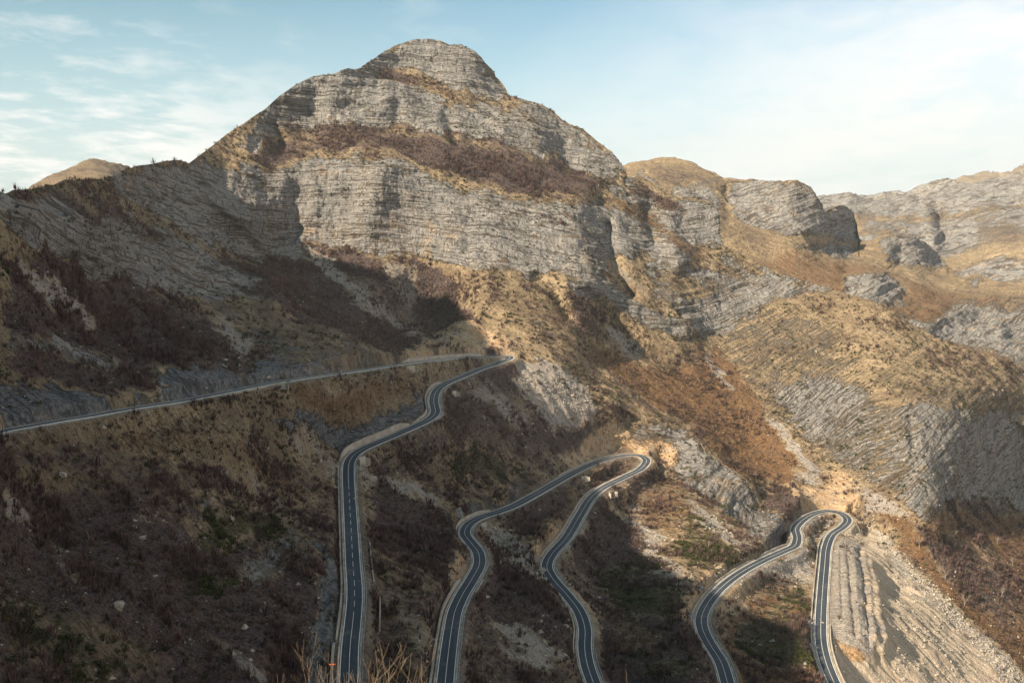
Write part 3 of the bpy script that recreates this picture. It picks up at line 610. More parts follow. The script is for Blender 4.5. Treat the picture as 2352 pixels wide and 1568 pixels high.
 ('rock',.95,7,[(1500,985),(1550,980),(1600,1020),(1640,1040),(1700,1090),(1750,1150),(1790,1200),(1815,1245),(1770,1250),(1700,1210),(1620,1150),(1560,1090),(1540,1030)]),
 ('wet',.7,7,[(1740,1130),(1770,1160),(1810,1220),(1815,1250),(1770,1245),(1750,1200)]),
 ('scrub',.9,8,[(1755,1110),(1850,1120),(1870,1150),(1820,1180),(1790,1180),(1760,1150)]),
 ('fern',.5,12,[(1400,1120),(1500,1080),(1560,1110),(1640,1200),(1700,1260),(1680,1300),(1560,1290),(1480,1200)]),
 ('scrub',.6,12,[(1410,1100),(1490,1090),(1520,1130),(1480,1150)]),
 ('green',.6,12,[(1540,1200),(1640,1210),(1700,1260),(1700,1300),(1610,1320),(1560,1260)]),
 ('scree',.8,7,[(1560,1130),(1620,1180),(1700,1240),(1740,1270),(1700,1270),(1620,1220),(1570,1160)]),
 ('scree',.7,8,[(1410,1150),(1460,1170),(1530,1260),(1600,1330),(1590,1360),(1520,1300),(1440,1220)]),
 ('earth',.7,6,[(1420,1110),(1440,1120),(1440,1180),(1400,1160)]),
 ('scrub',.9,10,[(1345,1170),(1410,1170),(1500,1280),(1590,1370),(1600,1440),(1500,1410),(1380,1330),(1320,1270),(1300,1250)]),
 ('green',.75,10,[(1380,1320),(1440,1290),(1560,1330),(1600,1380),(1560,1410),(1460,1390)]),
 ('scree',.6,7,[(1300,1240),(1350,1200),(1360,1230),(1310,1290),(1290,1290)]),
 ('earth',.9,5,[(1270,1210),(1330,1165),(1320,1195),(1270,1255),(1240,1285),(1225,1275)]),
 ('fern',.6,8,[(1170,1200),(1230,1160),(1320,1110),(1350,1090),(1330,1150),(1240,1240),(1190,1240)]),('scrub',.8,8,[(1170,1190),(1230,1150),(1300,1120),(1330,1120),(1270,1180),(1210,1230)]),
 ('scree',.7,8,[(1100,1210),(1160,1220),(1240,1280),(1250,1340),(1180,1300),(1120,1240)]),
 ('earth',.5,6,[(1110,1250),(1140,1270),(1130,1330),(1115,1310)]),
 ('scrub',.85,14,[(1130,1280),(1240,1330),(1300,1400),(1310,1480),(1200,1450),(1110,1400)]),
 ('scree',.75,8,[(1130,1440),(1210,1430),(1300,1510),(1260,1530),(1160,1490)]),
 ('earth',.85,6,[(1270,1330),(1350,1360),(1385,1420),(1395,1510),(1365,1490),(1360,1430),(1330,1380)]),('earth',.8,5,[(1305,1390),(1322,1430),(1325,1500),(1305,1480)]),
 ('scrub',.9,14,[(1400,1390),(1560,1430),(1600,1480),(1640,1600),(1400,1600),(1395,1470)]),('fern',.5,14,[(1390,1380),(1500,1420),(1560,1480),(1440,1500)]),
 ('green',.5,14,[(1440,1500),(1560,1480),(1620,1560),(1480,1568)]),
 ('earth',.9,6,[(1570,1390),(1610,1330),(1650,1310),(1700,1280),(1690,1310),(1640,1350),(1600,1420),(1585,1425)]),
 # --- around the third bend pair
 ('scree',.85,8,[(1690,1330),(1760,1290),(1830,1260),(1850,1240),(1870,1270),(1875,1340),(1820,1320),(1740,1350),(1680,1370)]),
 ('scrub',.5,8,[(1720,1340),(1800,1310),(1850,1340),(1800,1370)]),
 ('earth',.8,7,[(1640,1400),(1690,1350),(1740,1370),(1700,1400),(1670,1430)]),
 ('fern',.7,10,[(1680,1400),(1760,1370),(1860,1340),(1872,1400),(1870,1600),(1700,1600),(1660,1480)]),
 ('green',.75,10,[(1690,1430),(1780,1400),(1850,1440),(1850,1530),(1760,1540),(1700,1500)]),('green',.6,8,[(1760,1360),(1850,1345),(1860,1400),(1790,1400)]),
 ('earth',1,7,[(1800,1110),(1880,1108),(1900,1120),(1925,1100),(1960,1150),(1990,1200),(1975,1235),(1950,1215),(1945,1185),(1900,1165),(1860,1160),(1840,1140)]),
 ('scree',.8,7,[(1850,1200),(1900,1180),(1930,1190),(1900,1220),(1870,1250),(1850,1230)]),('scrub',.7,5,[(1860,1205),(1905,1190),(1900,1205),(1870,1225)]),
 # --- spoil bank and big scree
 ('fill',1,9,[(1940,1230),(1985,1200),(2030,1260),(2100,1340),(2200,1440),(2340,1560),(2420,1640),(1880,1640),(1900,1480)]),
 ('earth',.35,5,[(1915,1235),(1985,1260),(2005,1340),(2030,1470),(1990,1500),(1905,1440),(1903,1300)]),('scree',.8,4,[(1915,1235),(1960,1240),(1985,1260),(1990,1290),(2005,1340),(2010,1400),(2030,1470),(2025,1490),(1990,1500),(1930,1475),(1905,1440),(1903,1300)]),
 ('scree',.8,9,[(1985,1200),(2060,1270),(2160,1380),(2300,1510),(2352,1560),(2300,1560),(2180,1450),(2060,1320)]),
 ('earth',.9,6,[(1905,1470),(1960,1475),(2000,1500),(1960,1515),(1915,1510)]),
 # --- right-hand slope below the cliff
 ('fern',.9,12,[(1970,1110),(2030,1120),(2130,1190),(2230,1160),(2352,1180),(2500,1220),(2500,1600),(2352,1560),(2200,1400),(2060,1260)]),
 ('scrub',.65,16,[(2060,1170),(2200,1220),(2352,1300),(2352,1450),(2240,1380),(2120,1260)]),('scrub',.8,10,[(2170,1150),(2260,1145),(2330,1170),(2200,1190)]),
 ('scree',.7,9,[(1930,1080),(1990,1110),(2060,1140),(2100,1190),(2040,1180),(1980,1150)]),
 ('earth',.6,8,[(1880,1090),(1920,1060),(1960,1100),(1990,1150),(1960,1160),(1900,1115)]),
 # --- right-hand hill with tilted beds
 ('rock',.56,20,[(1640,770),(1750,710),(1850,700),(2000,760),(2150,830),(2352,900),(2352,960),(2200,940),(2080,930),(1950,930),(1850,1000),(1790,980),(1730,900)]),
 ('earth',.22,30,[(1650,760),(1800,690),(2000,700),(2350,860),(2350,940),(2100,920),(1900,950),(1780,960)]),('grass',.5,20,[(1900,700),(2100,790),(2250,860),(2100,880),(1950,830)]),
 ('earth',.3,14,[(1780,880),(1900,850),(2090,920),(2080,1100),(1960,1090),(1830,1000)]),('rock',.56,12,[(1780,900),(1860,860),(1960,880),(2000,930),(2090,935),(2250,955),(2500,950),(2500,1200),(2352,1180),(2260,1145),(2180,1150),(2130,1188),(2050,1130),(1980,1095),(1920,1060),(1880,1040),(1830,1000)]),
 ('rock',.95,6,[(2085,935),(2250,955),(2500,950),(2500,1200),(2352,1180),(2260,1145),(2180,1150),(2130,1188),(2090,1150),(2100,1050)]),
]
inner = np.arange(-70, 2424, STEP)
us_a = np.r_[np.arange(-1700, -600, 12.0), np.arange(-600, -70, 6.0), inner, np.arange(2430, 2900, 8.0)]
flat = [(u_, v_, z_ / float(ray(u_, v_)[2])) for u_, v_, z_ in [(1950,1262,-219.0),(1970,1320,-221.0),(1988,1390,-224.0),(2008,1460,-227.5),(1925,1300,-219.3),(1935,1400,-223.3)]]
A, PA, WA, RDA, CHA, QA, VGA = sheet('mountain_slopes', us_a, TOP_A, [(-1800,1990),(3000,1990)], CTRL + road_ctrl + flat, POLYS, STROKES, ROADS, hstrokes=HSTROKES, mat=M_GROUND)
tag(A, kind='structure')

# ------------------------------------------------------------------ ridges and cliffs further up the valley
TOP_C = [(1350,420),(1430,383),(1450,374),(1470,370),(1490,370),(1510,365),(1550,363),(1575,370),(1595,374),(1605,384),(1640,398),(1660,408),(1680,411),(1750,416),(1800,420),(1830,416),(1845,421),(1860,433),(1870,445),(1883,470),(1893,487),(1905,480),(1925,471),(1945,472),(1960,482),(1970,505),(1974,545),(1985,560),
 (2010,552),(2035,543),(2070,540),(2100,545),(2130,562),(2150,578),(2170,598),(2180,617),(2200,640),(2240,628),(2262,636),(2290,650),(2352,662),(2700,760)]
CC = [(1350,420,1400),(1430,383,1500),(1550,365,1500),(1700,413,1440),(1830,418,1380),(1880,470,1400),(1500,450,1340),(1660,520,1290),(1700,480,1375),(1780,500,1335),(1850,530,1310),(1930,472,1520),(1970,540,1580),(1900,540,1400),
 (1990,565,1460),(1800,600,1230),(2000,640,1210),(2060,541,1500),(2060,600,1400),(2110,600,1440),(2160,605,1560),(2175,617,1500),(2200,660,1330),(2100,690,1170),(2290,655,1350),(2352,750,1150),(2200,780,1080),(2352,870,1020),(1500,600,1180),(1400,650,1150),(2700,760,1300),(2700,1050,1000),(1900,700,1130)]
PC = [('scrub',.35,30,[(1400,360),(2700,500),(2700,1000),(1400,760)]),('rock',1,6,[(1660,520),(1720,545),(1800,560),(1880,560),(1960,570),(1960,590),(1860,585),(1760,580),(1680,560)]),('rock',.9,8,[(2000,660),(2100,700),(2180,760),(2120,770),(2020,720)]),('rock',.9,8,[(2180,680),(2300,700),(2420,740),(2420,800),(2300,770),(2200,730)]),('rock',.8,8,[(1600,400),(1700,420),(1690,440),(1610,425)]),
 ('earth',.22,30,[(1400,360),(2700,500),(2700,1000),(1400,760)]),('rock',.62,20,[(1960,620),(2100,640),(2352,680),(2700,760),(2700,1000),(2200,840),(2000,720)]),('rock',.5,14,[(1480,380),(1640,410),(1680,440),(1600,430),(1500,400)]),
 ('scrub',.5,20,[(1430,370),(1600,380),(1700,430),(1640,470),(1500,430)]),('fern',.6,20,[(1640,500),(1800,560),(2000,600),(2352,700),(2352,900),(1900,700),(1700,620)]),
 ('rock',1,7,[(1680,430),(1740,418),(1830,418),(1860,433),(1895,490),(1930,470),(1960,482),(1974,548),(1960,552),(1900,540),(1850,536),(1800,545),(1740,520),(1700,505),(1670,470)]),
 ('rock',.9,7,[(1530,430),(1600,425),(1640,440),(1665,490),(1640,500),(1560,450)]),('rock',1,6,[(1450,405),(1480,403),(1530,435),(1500,440),(1460,420)]),
 ('rock',1,6,[(2010,555),(2070,540),(2110,548),(2150,578),(2180,617),(2100,612),(2040,600)]),
 ('rock',.85,8,[(1940,640),(2040,630),(2080,660),(2060,690),(1980,700),(1940,680)]),('rock',.8,8,[(2060,730),(2150,740),(2200,700),(2352,720),(2352,830),(2250,800),(2150,780)]),('rock',.8,6,[(2220,640),(2260,635),(2280,650),(2230,655)]),
 ('rock',.7,8,[(1900,560),(1970,565),(1960,600),(1900,590)]),('scrub',.6,14,[(1660,500),(1700,520),(1780,560),(1800,600),(1700,570)])]
SC_ = [(20,14,[(1870,450),(1885,500),(1890,535)]),(-9,12,[(1893,490),(1905,530)]),(20,14,[(1935,475),(1950,540)]),(16,12,[(2035,560),(2045,595)]),(-14,9,[(2062,560),(2068,600)]),(16,14,[(2100,560),(2130,600)]),(-14,12,[(1665,440),(1675,500)]),
 (16,16,[(2020,640),(1990,690)]),(20,22,[(2160,700),(2130,760)]),(16,16,[(2280,690),(2300,760)])]
us_c = np.r_[np.arange(1352, 2424, STEP * 1.05), np.arange(2430, 2700, 8.0)]
Cc = sheet('valley_ridge', us_c, TOP_C, [(1350,760),(1700,760),(2352,980),(2700,1080)], CC, PC, SC_, mat=M_GROUND, rugged=1.4, back=(30, 300.0), warp=7, size=1.3)[0]
tag(Cc, kind='structure')

TOP_D = [(1780,480),(1850,468),(1880,455),(1905,447),(1925,443),(1960,440),(2010,441),(2080,437),(2120,424),(2150,414),(2175,410),(2230,409),(2260,403),(2290,398),(2330,390),(2352,386),(2430,368),(2700,330)]
CD = [(1780,480,3000),(1880,455,2980),(2100,440,2900),(2352,388,2650),(2000,470,2850),(2000,530,2450),(2200,460,2650),(2200,550,2350),(2352,470,2500),(2352,560,2100),(2200,660,1950),(2352,660,1900),(2000,700,2000),(2700,340,2400),(2700,800,1700),(2160,500,2600),(2150,600,2150),(2352,800,1650)]
PD = [('scrub',.4,20,[(1700,300),(2800,300),(2800,900),(1700,900)]),('earth',.30,20,[(1700,300),(2800,300),(2800,900),(1700,900)]),('rock',.95,8,[(1700,430),(1900,440),(2100,430),(2352,380),(2700,330),(2700,400),(2400,440),(2200,480),(2050,500),(1900,490)]),('rock',.85,8,[(1900,530),(2050,545),(2200,520),(2400,470),(2700,430),(2700,480),(2400,530),(2250,570),(2150,590),(1980,570)]),('rock',.7,8,[(2150,620),(2300,590),(2450,600),(2450,640),(2250,650)]),
 ('rock',1,5,[(1780,480),(1880,455),(1925,443),(1960,440),(2080,437),(2120,424),(2175,410),(2330,390),(2430,370),(2700,335),(2700,420),(2430,440),(2280,480),(2100,500),(2000,485),(1880,480)]),
 ('rock',.7,9,[(1980,500),(2100,510),(2250,490),(2352,470),(2352,500),(2250,540),(2180,580),(2080,540),(1980,530)]),('grass',.6,8,[(1900,480),(2080,490),(2000,505),(1900,500)]),('scrub',.5,12,[(2240,500),(2352,500),(2352,570),(2240,560)]),('green',.35,10,[(2180,590),(2260,560),(2260,600),(2190,620)])]
us_d = np.r_[np.arange(1790, 2424, STEP * 1.1), np.arange(2430, 2700, 8.0)]
Dd = sheet('plateau_cliffs', us_d, TOP_D, [(1780,800),(2700,860)], CD, PD, [(50,16,[(2120,480),(2150,560)]),(-60,12,[(2155,490),(2170,560)]),(60,24,[(1950,450),(1960,480)]),(-50,14,[(2050,450),(2060,480)]),(-50,12,[(2110,450),(2112,470)])], mat=M_GROUND, rugged=2.4, back=(20, 900.0), warp=5, size=2.2)[0]
tag(Dd, kind='structure')
E_ = sheet('brown_hill', np.arange(-40, 420, STEP * 1.3), [(-40,500),(0,466),(40,448),(100,412),(150,389),(190,369),(205,364),(225,364),(245,368),(290,382),(340,410),(420,440)], [(-40,520),(420,520)],
 [(215,364,1900),(100,412,1750),(0,460,1650),(340,410,2100),(215,500,1550),(0,520,1500),(420,520,1700),(260,440,1650)], [('scrub',.45,20,[(-50,350),(430,350),(430,530),(-50,530)])], mat=M_GROUND, rugged=1.3, back=(20, 500.0))[0]
tag(E_, kind='structure')
F_ = sheet('distant_peaks', np.arange(2140, 2700, 3.0), [(2140,420),(2200,409),(2225,403),(2250,397),(2262,394),(2280,397),(2310,397),(2330,390),(2345,382),(2400,360),(2700,330)], [(2140,440),(2700,440)],
 [(2250,397,7000),(2250,430,6000),(2600,340,7000),(2600,430,6000),(2150,430,6500)], [], mat=M_GROUND, rugged=5, back=(8, 1500.0))[0]
tag(F_, kind='structure')
# ground below everything, out to the horizon
gm = mesh_np('lowland', [(-30000,-3000,-900),(30000,-3000,-900),(30000,40000,-900),(-30000,40000,-900)], [(0,1,2,3)])
tag(link('lowland', gm, M_GROUND), kind='structure')

# ------------------------------------------------------------------ the road
def simple_mat(name, c1, c2, scale, rough=0.85, detail=5, spec=0.3, bump=0.0, metal=0.0):
    m = bpy.data.materials.new(name); m.use_nodes = True; g = NT(m.node_tree)
    pos = g.n('ShaderNodeNewGeometry').outputs['Position']
    n = g.noise(pos, scale, detail, 0.65)
    col = g.mix(g.ramp(n, 0.35, 0.65), c1, c2)
    bs = g.n('ShaderNodeBsdfPrincipled', i_0=col); bs.inputs['Roughness'].default_value = rough
    bs.inputs['Specular IOR Level'].default_value = spec; bs.inputs['Metallic'].default_value = metal
    if bump:
        bp = g.n('ShaderNodeBump', i_Strength=0.6, i_Distance=bump, i_Height=n); g.t.links.new(bp.outputs[0], bs.inputs['Normal'])
    g.t.links.new(bs.outputs[0], g.n('ShaderNodeOutputMaterial').inputs[0])
    return m
def asphalt_material():
    m = bpy.data.materials.new('asphalt'); m.use_nodes = True; g = NT(m.node_tree); pos = g.n('ShaderNodeNewGeometry').outputs['Position']
    a = g.n('ShaderNodeAttribute', attribute_name='across').outputs['Fac']; al = g.n('ShaderNodeAttribute', attribute_name='along').outputs['Fac']
    cv = g.n('ShaderNodeCombineXYZ', i_0=g.math('MULTIPLY', a, 1.1), i_1=g.math('MULTIPLY', al, 0.02), i_2=0.0).outputs[0]
    lanes = g.noise(cv, 1.0, 4, 0.6); big = g.noise(pos, 0.035, 4, .6); fine = g.noise(pos, 1.4, 4, .7)
    c = g.mix(g.ramp(big, .35, .65), (0.022, 0.032, 0.045), (0.040, 0.053, 0.070))
    wt_ = g.math('ABSOLUTE', g.math('SUBTRACT', g.math('ABSOLUTE', g.math('SUBTRACT', g.math('ABSOLUTE', a), 1.6)), 0.75))     # wheel tracks
    c = g.mix(g.math('MULTIPLY', g.ramp(wt_, .45, .0), .35), c, (0.018, 0.024, 0.032))
    c = g.mix(g.math('MULTIPLY', g.ramp(lanes, .5, .68), .45), c, (0.082, 0.084, 0.086))
    c = g.mix(g.math('MULTIPLY', g.ramp(g.math('MULTIPLY', big, g.noise(pos, .25, 3, .6)), .30, .36), .35), c, (0.14, 0.12, 0.095))
    c = g.mix(g.math('MULTIPLY', g.ramp(fine, .5, .7), .25), c, (0.10, 0.10, 0.10))
    bs = g.n('ShaderNodeBsdfPrincipled', i_0=c); bs.inputs['Roughness'].default_value = 0.7; bs.inputs['Specular IOR Level'].default_value = 0.35
    g.t.links.new(bs.outputs[0], g.n('ShaderNodeOutputMaterial').inputs[0]); return m
M_ASPH = asphalt_material()
M_PAINT = simple_mat('road_paint', (0.55, 0.54, 0.50), (0.80, 0.78, 0.73), 0.35, 0.6)
M_CONC = simple_mat('concrete', (0.29, 0.255, 0.21), (0.45, 0.395, 0.325), 0.25, 0.9)
M_GUT = simple_mat('gutter_concrete', (0.17, 0.15, 0.125), (0.39, 0.355, 0.30), 0.12, 0.9)
M_STEEL = simple_mat('galvanised_steel', (0.42, 0.47, 0.49), (0.55, 0.60, 0.61), 0.5, 0.5, metal=0.4)
def sweep(Q, N, prof, close=True):
    """sweep a cross-section (offset to the left, height) along the road"""
    k = len(prof); V = np.concatenate([Q + N * a + np.array([0, 0, h]) for a, h in prof], 0).reshape(k, len(Q), 3)
    Fs = []
    n = len(Q); ks = range(k if close else k - 1)
    i = np.arange(n - 1)
    for a in ks:
        b = (a + 1) % k; Fs.append(np.stack([a * n + i, a * n + i + 1, b * n + i + 1, b * n + i], 1))
    Fs = np.concatenate(Fs)
    return V.reshape(-1, 3), Fs
def strip(name, Q, N, a, b, h, mat, parent=None):
    V, Fs = sweep(Q, N, [(a, h), (b, h)], False)
    Fs = Fs[:, ::-1] if a < b else Fs
    return link(name, mesh_np(name, V, Fs), mat, parent)
for Q, N in ROADS:
    V, Fs = sweep(Q, N, [(-3.55, 0), (-1.8, .03), (0, .05), (1.8, .03), (3.55, 0)], False); me = mesh_np('road', V, Fs)
    attr_f(me, 'across', np.repeat([-3.55, -1.8, 0, 1.8, 3.55], len(Q))); attr_f(me, 'along', np.tile(np.arange(len(Q)), 5).astype(float))
    rd_ = link('road', me, M_ASPH); tag(rd_, kind='structure')
    for sg in (1, -1):
        strip('edge_line', Q, N, sg * 3.12 + .14, sg * 3.12 - .14, 0.022, M_PAINT, rd_)
        V, Fs = sweep(Q, N, [(sg * 3.5, -0.06), (sg * 3.5, 0.05), (sg * 4.25, 0.09), (sg * 4.3, -0.4)], False)
        link('gutter', mesh_np('gutter', V, Fs), M_GUT, rd_)
u, v, t = proj(ROADS[0][0])
k0 = int(np.argmin(np.abs(v - 1115) + (np.arange(len(v)) < 300) * 999)); k1 = int(np.argmin(np.abs(v - 1403) + (np.arange(len(v)) < 300) * 999))
Q, N = ROADS[0]; rd_ = bpy.data.objects['road']
strip('centre_line', Q[:k0], N[:k0], .09, -.09, 0.062, M_PAINT, rd_); strip('centre_line', Q[k1:], N[k1:], .09, -.09, 0.062, M_PAINT, rd_)
Vs = []; Fs = []; c = 0
for k in range(k0, k1 - 6, 9):
    V_, f_ = sweep(Q[k:k+6], N[k:k+6], [(.09, .062), (-.09, .062)], False); Vs.append(V_); Fs.append(f_ + c); c += len(V_)
link('centre_line', mesh_np('centre_line', np.concatenate(Vs), np.concatenate(Fs)), M_PAINT, rd_)
for nm, (Q, N) in zip(('road.001', 'road.002'), ROADS[1:]):
    strip('centre_line', Q, N, .09, -.09, 0.062, M_PAINT, bpy.data.objects[nm])

# ------------------------------------------------------------------ low plants scattered over the slopes
def simple_attr_mat(name, ca, cb, rough=0.9):
    m = bpy.data.materials.new(name); m.use_nodes = True; g = NT(m.node_tree)
    f = g.n('ShaderNodeAttribute', attribute_name='tint').outputs['Fac']
    bs = g.n('ShaderNodeBsdfPrincipled', i_0=g.mix(f, ca, cb)); bs.inputs['Roughness'].default_value = rough
    bs.inputs['Specular IOR Level'].default_value = 0.1
    g.t.links.new(bs.outputs[0], g.n('ShaderNodeOutputMaterial').inputs[0]); return m
M_TWIG = simple_attr_mat('bare_twigs', (0.032, 0.021, 0.021), (0.160, 0.106, 0.092))
M_FERN = simple_attr_mat('dry_bracken', (0.075, 0.045, 0.028), (0.26, 0.165, 0.085))
M_LEAF = simple_attr_mat('evergreen_leaf', (0.018, 0.026, 0.012), (0.085, 0.085, 0.030))
M_BARK = simple_mat('pale_bark', (0.20, 0.165, 0.13), (0.34, 0.29, 0.235), 3.0)
def bush_proto(kind, r):
    T = []
    if kind == 'bare':
        for i in range(18):
            a = r.uniform(0, 2*math.pi); lean = r.uniform(0.05, 0.8); h = r.uniform(0.6, 1.1)
            tip = np.array([math.cos(a)*lean, math.sin(a)*lean, h]); base = np.array([math.cos(a)*lean*.25, math.sin(a)*lean*.25, -0.1])
            w = np.array([-math.sin(a), math.cos(a), r.uniform(-.3, .3)]) * r.uniform(0.03, 0.075)
            T.append([base + (tip-base)*.35 - w, base + (tip-base)*.35 + w, tip])
            if i % 3 == 0: T.append([base - w*.6, base + w*.6, base + (tip-base)*.6])
    else:
        n = 44
        for i in range(n):
            d = r.normal(size=3); d /= np.linalg.norm(d); d[2] = abs(d[2]) * 1.0
            c = d * r.uniform(0.35, 1.0) * np.array([.75, .75, 0.95]) + np.array([0, 0, 0.05]); c *= 1 + 0.25 * math.sin(d[0]*7 + d[1]*5)
            a = r.normal(size=3); a /= np.linalg.norm(a); b = np.cross(a, r.normal(size=3)); b /= np.linalg.norm(b) + 1e-6
            s_ = r.uniform(0.13, 0.28); T.append([c + a*s_, c - a*s_*.5 + b*s_*.8, c - a*s_*.5 - b*s_*.8])
    return np.array(T)
def scatter(name, kind, PTS, sizes, mat, seed, label=None, stretch=1.0):
    r = np.random.default_rng(seed); protos = [bush_proto(kind, r) for _ in range(7)]
    n = len(PTS); Vs = []; Ts = []
    pk = r.integers(0, 7, n); ang = r.uniform(0, 6.283, n); tin = np.clip(r.normal(0.45, 0.25, n), 0, 1)
    for p in range(7):
        m = np.where(pk == p)[0]
        if not len(m): continue
        B = protos[p]; c, s_ = np.cos(ang[m]), np.sin(ang[m]); sz = sizes[m]
        x = B[None, ..., 0]*c[:, None, None] - B[None, ..., 1]*s_[:, None, None]; y = B[None, ..., 0]*s_[:, None, None] + B[None, ..., 1]*c[:, None, None]
        z = np.broadcast_to(B[None, ..., 2], x.shape) * stretch
        V = np.stack([x, y, z], -1) * sz[:, None, None, None] + PTS[m][:, None, None, :]
        Vs.append(V.reshape(-1, 3)); tt = np.clip(tin[m][:, None, None] + r.uniform(-.25, .25, (1, B.shape[0], 1)), 0, 1) * np.ones((1, 1, 3)); Ts.append(tt.ravel())
    V = np.concatenate(Vs); me = mesh_np(name, V, np.arange(len(V)).reshape(-1, 3)); attr_f(me, 'tint', np.concatenate(Ts))
    return tag(link(name, me, mat), kind='stuff', label=label)
def pick(P, W, RD, wfun, n, seed, rmin=7.0):
    """choose points with a chance following cover and true ground area"""
    r = np.random.default_rng(seed); nv = min(W.shape[1], VGA.shape[1]); sl = (slice(None), slice(0, nv - 1))
    d1 = P[1:, :nv-1] - P[:-1, :nv-1]; d2 = P[:-1, 1:nv] - P[:-1, :nv-1]
    ar = np.linalg.norm(np.cross(d1, d2), axis=2); Ww = W[:-1, :nv-1]; Pp = P[:-1, :nv-1]; rr = RD[:-1, :nv-1]
    u, v, t = proj(Pp); vis = (u > -80) & (u < 2440) & (v < 1650) & (v > 60)
    w = np.clip(wfun(Ww, Pp, u, v, t), 0, None) * np.minimum(ar, 30) * vis * (rr > rmin)
    cw = np.cumsum(w.ravel()); k = np.searchsorted(cw, r.uniform(0, cw[-1], n)); k = np.minimum(k, w.size - 1)
    Q_ = Pp.reshape(-1, 3)[k] + (r.uniform(0, 1, (n, 1)) * d1.reshape(-1, 3)[k] + r.uniform(0, 1, (n, 1)) * d2.reshape(-1, 3)[k])
    return Q_
def clump(P, sc=14.0, lo=0.0, hi=.5, off=0.0):
    ca = P[..., 0]*.5 + P[..., 1]*.87; al = P[..., 0]*.87 - P[..., 1]*.5
    return sstep(lo, hi, vn(ca/sc + off, al/(2.2*sc), P[..., 2]/sc) + 0.6*vn(ca/(sc*.35), al/(sc*.6), P[..., 2]/(sc*.35) + off))
NB = 52000
Pb = pick(PA, WA, RDA, lambda W, P, u, v, t: (W[..., 2]*1.0 + W[..., 4]*.25 + W[..., 5]*.35 + np.clip(1 - W.sum(-1), 0, 1)*.30 + W[..., 1]*.03 - W[..., 0]*.2) * (0.12 + clump(P)) * np.where(t > 950, .6, 1), NB, 3)
scatter('scrub', 'bare', Pb, np.clip(rng.gamma(3.2, .52, NB), .6, 5.0), M_TWIG, 5, stretch=1.1)
NF = 26000
Pf = pick(PA, WA, RDA, lambda W, P, u, v, t: (W[..., 4]*1.0 + np.clip(1 - W.sum(-1), 0, 1)*.25 + W[..., 2]*.12) * (0.15 + clump(P, 10, -.1, .5, 9)), NF, 4)
scatter('bracken', 'bare', Pf, rng.uniform(0.6, 1.5, NF), M_FERN, 6, stretch=.8)
NG = 9000
Pg = pick(PA, WA, RDA, lambda W, P, u, v, t: (W[..., 5]*1.0 + np.clip(1 - W.sum(-1), 0, 1)*.05 + W[..., 0]*.025 + W[..., 2]*.02) * (0.05 + clump(P, 12, .1, .6, 4)), NG, 8)
scatter('evergreen_scrub', 'leaf', Pg, rng.uniform(0.7, 1.9, NG), M_LEAF, 9)


# unseen ridge added left of view, crest heights shaped to cast the slope shadow
rx = np.r_[np.linspace(-420, -20, 90), np.linspace(-16, 58, 40)]; ry = np.linspace(-300, 800, 330); RX, RY = np.meshgrid(rx, ry, indexing='ij')
cx = np.minimum(-100, -.58*RY - 66); cz = np.interp(RY, [-300, 0, 200, 245, 270, 322, 384, 458, 514, 550, 619, 680, 720, 800], [60, 50, 46, 52, 64, 66, 80, 122, 166, 186, 226, 190, 110, 20])
RZ = cz - np.where(RX < 0, -RX*.75, np.minimum(RX, 12)*.8 + np.maximum(0, RX - 12)*4.5) + 7*fbm(RX/45, RY/45, .3, 4, .55) + 2*fbm(RX/9, RY/9, .7, 2); RX = RX + cx
me = mesh_np('left_shadow_ridge', np.stack([RX, RY, RZ], -1).reshape(-1, 3), grid_faces(130, 330), True)
attr_c(me, 'cover_a', np.tile([.35, .1, .4, 0.0], (RX.size, 1))); attr_c(me, 'cover_b', np.zeros((RX.size, 4))); attr_f(me, 'bed', RZ); attr_f(me, 'shoulder', np.zeros(RX.size))
tag(link('left_shadow_ridge', me, M_GROUND), kind='structure')

# ------------------------------------------------------------------ things along the road
def tmat(name): return bpy.data.materials[name]
def near(ri, u, v):
    Q, N = ROADS[ri]; a, b, t = proj(Q); return int(np.argmin(np.hypot(a - u, b - v)))
def road_range(ri, p0, p1):
    a, b = near(ri, *p0), near(ri, *p1); a, b = min(a, b), max(a, b) + 1
    Q, N = ROADS[ri]; return Q[a:b], N[a:b]
def side(Q, N): # +1 when the left-hand normal points downhill
    return 1.0 if (N[:, 0].mean() * .8 - N[:, 1].mean() * .6) > 0 else -1.0
def box_np(c, X, Y, Z, hx, hy, hz_):
    V = [np.array(c) + X*(i*hx) + Y*(j*hy) + Z*(k*hz_) for k in (-1, 1) for j in (-1, 1) for i in (-1, 1)]
    return V, [(0,2,3,1),(4,5,7,6),(0,1,5,4),(2,6,7,3),(0,4,6,2),(1,3,7,5)]
def join_boxes(name, boxes):
    V = []; Fc = []
    for b in boxes:
        v_, f_ = box_np(*b); o = len(V); V += v_; Fc += [tuple(i + o for i in q) for q in f_]
    return mesh_np(name, V, Fc)
ZU = np.array([0, 0, 1.0])
def empty(name, loc, label, cat, group=None):
    o = bpy.data.objects.new(name, None); C.objects.link(o); o.location = tuple(loc); o.empty_display_size = 1
    return tag(o, label, cat, group)
def local(V, o): return np.asarray(V) - np.array(o)
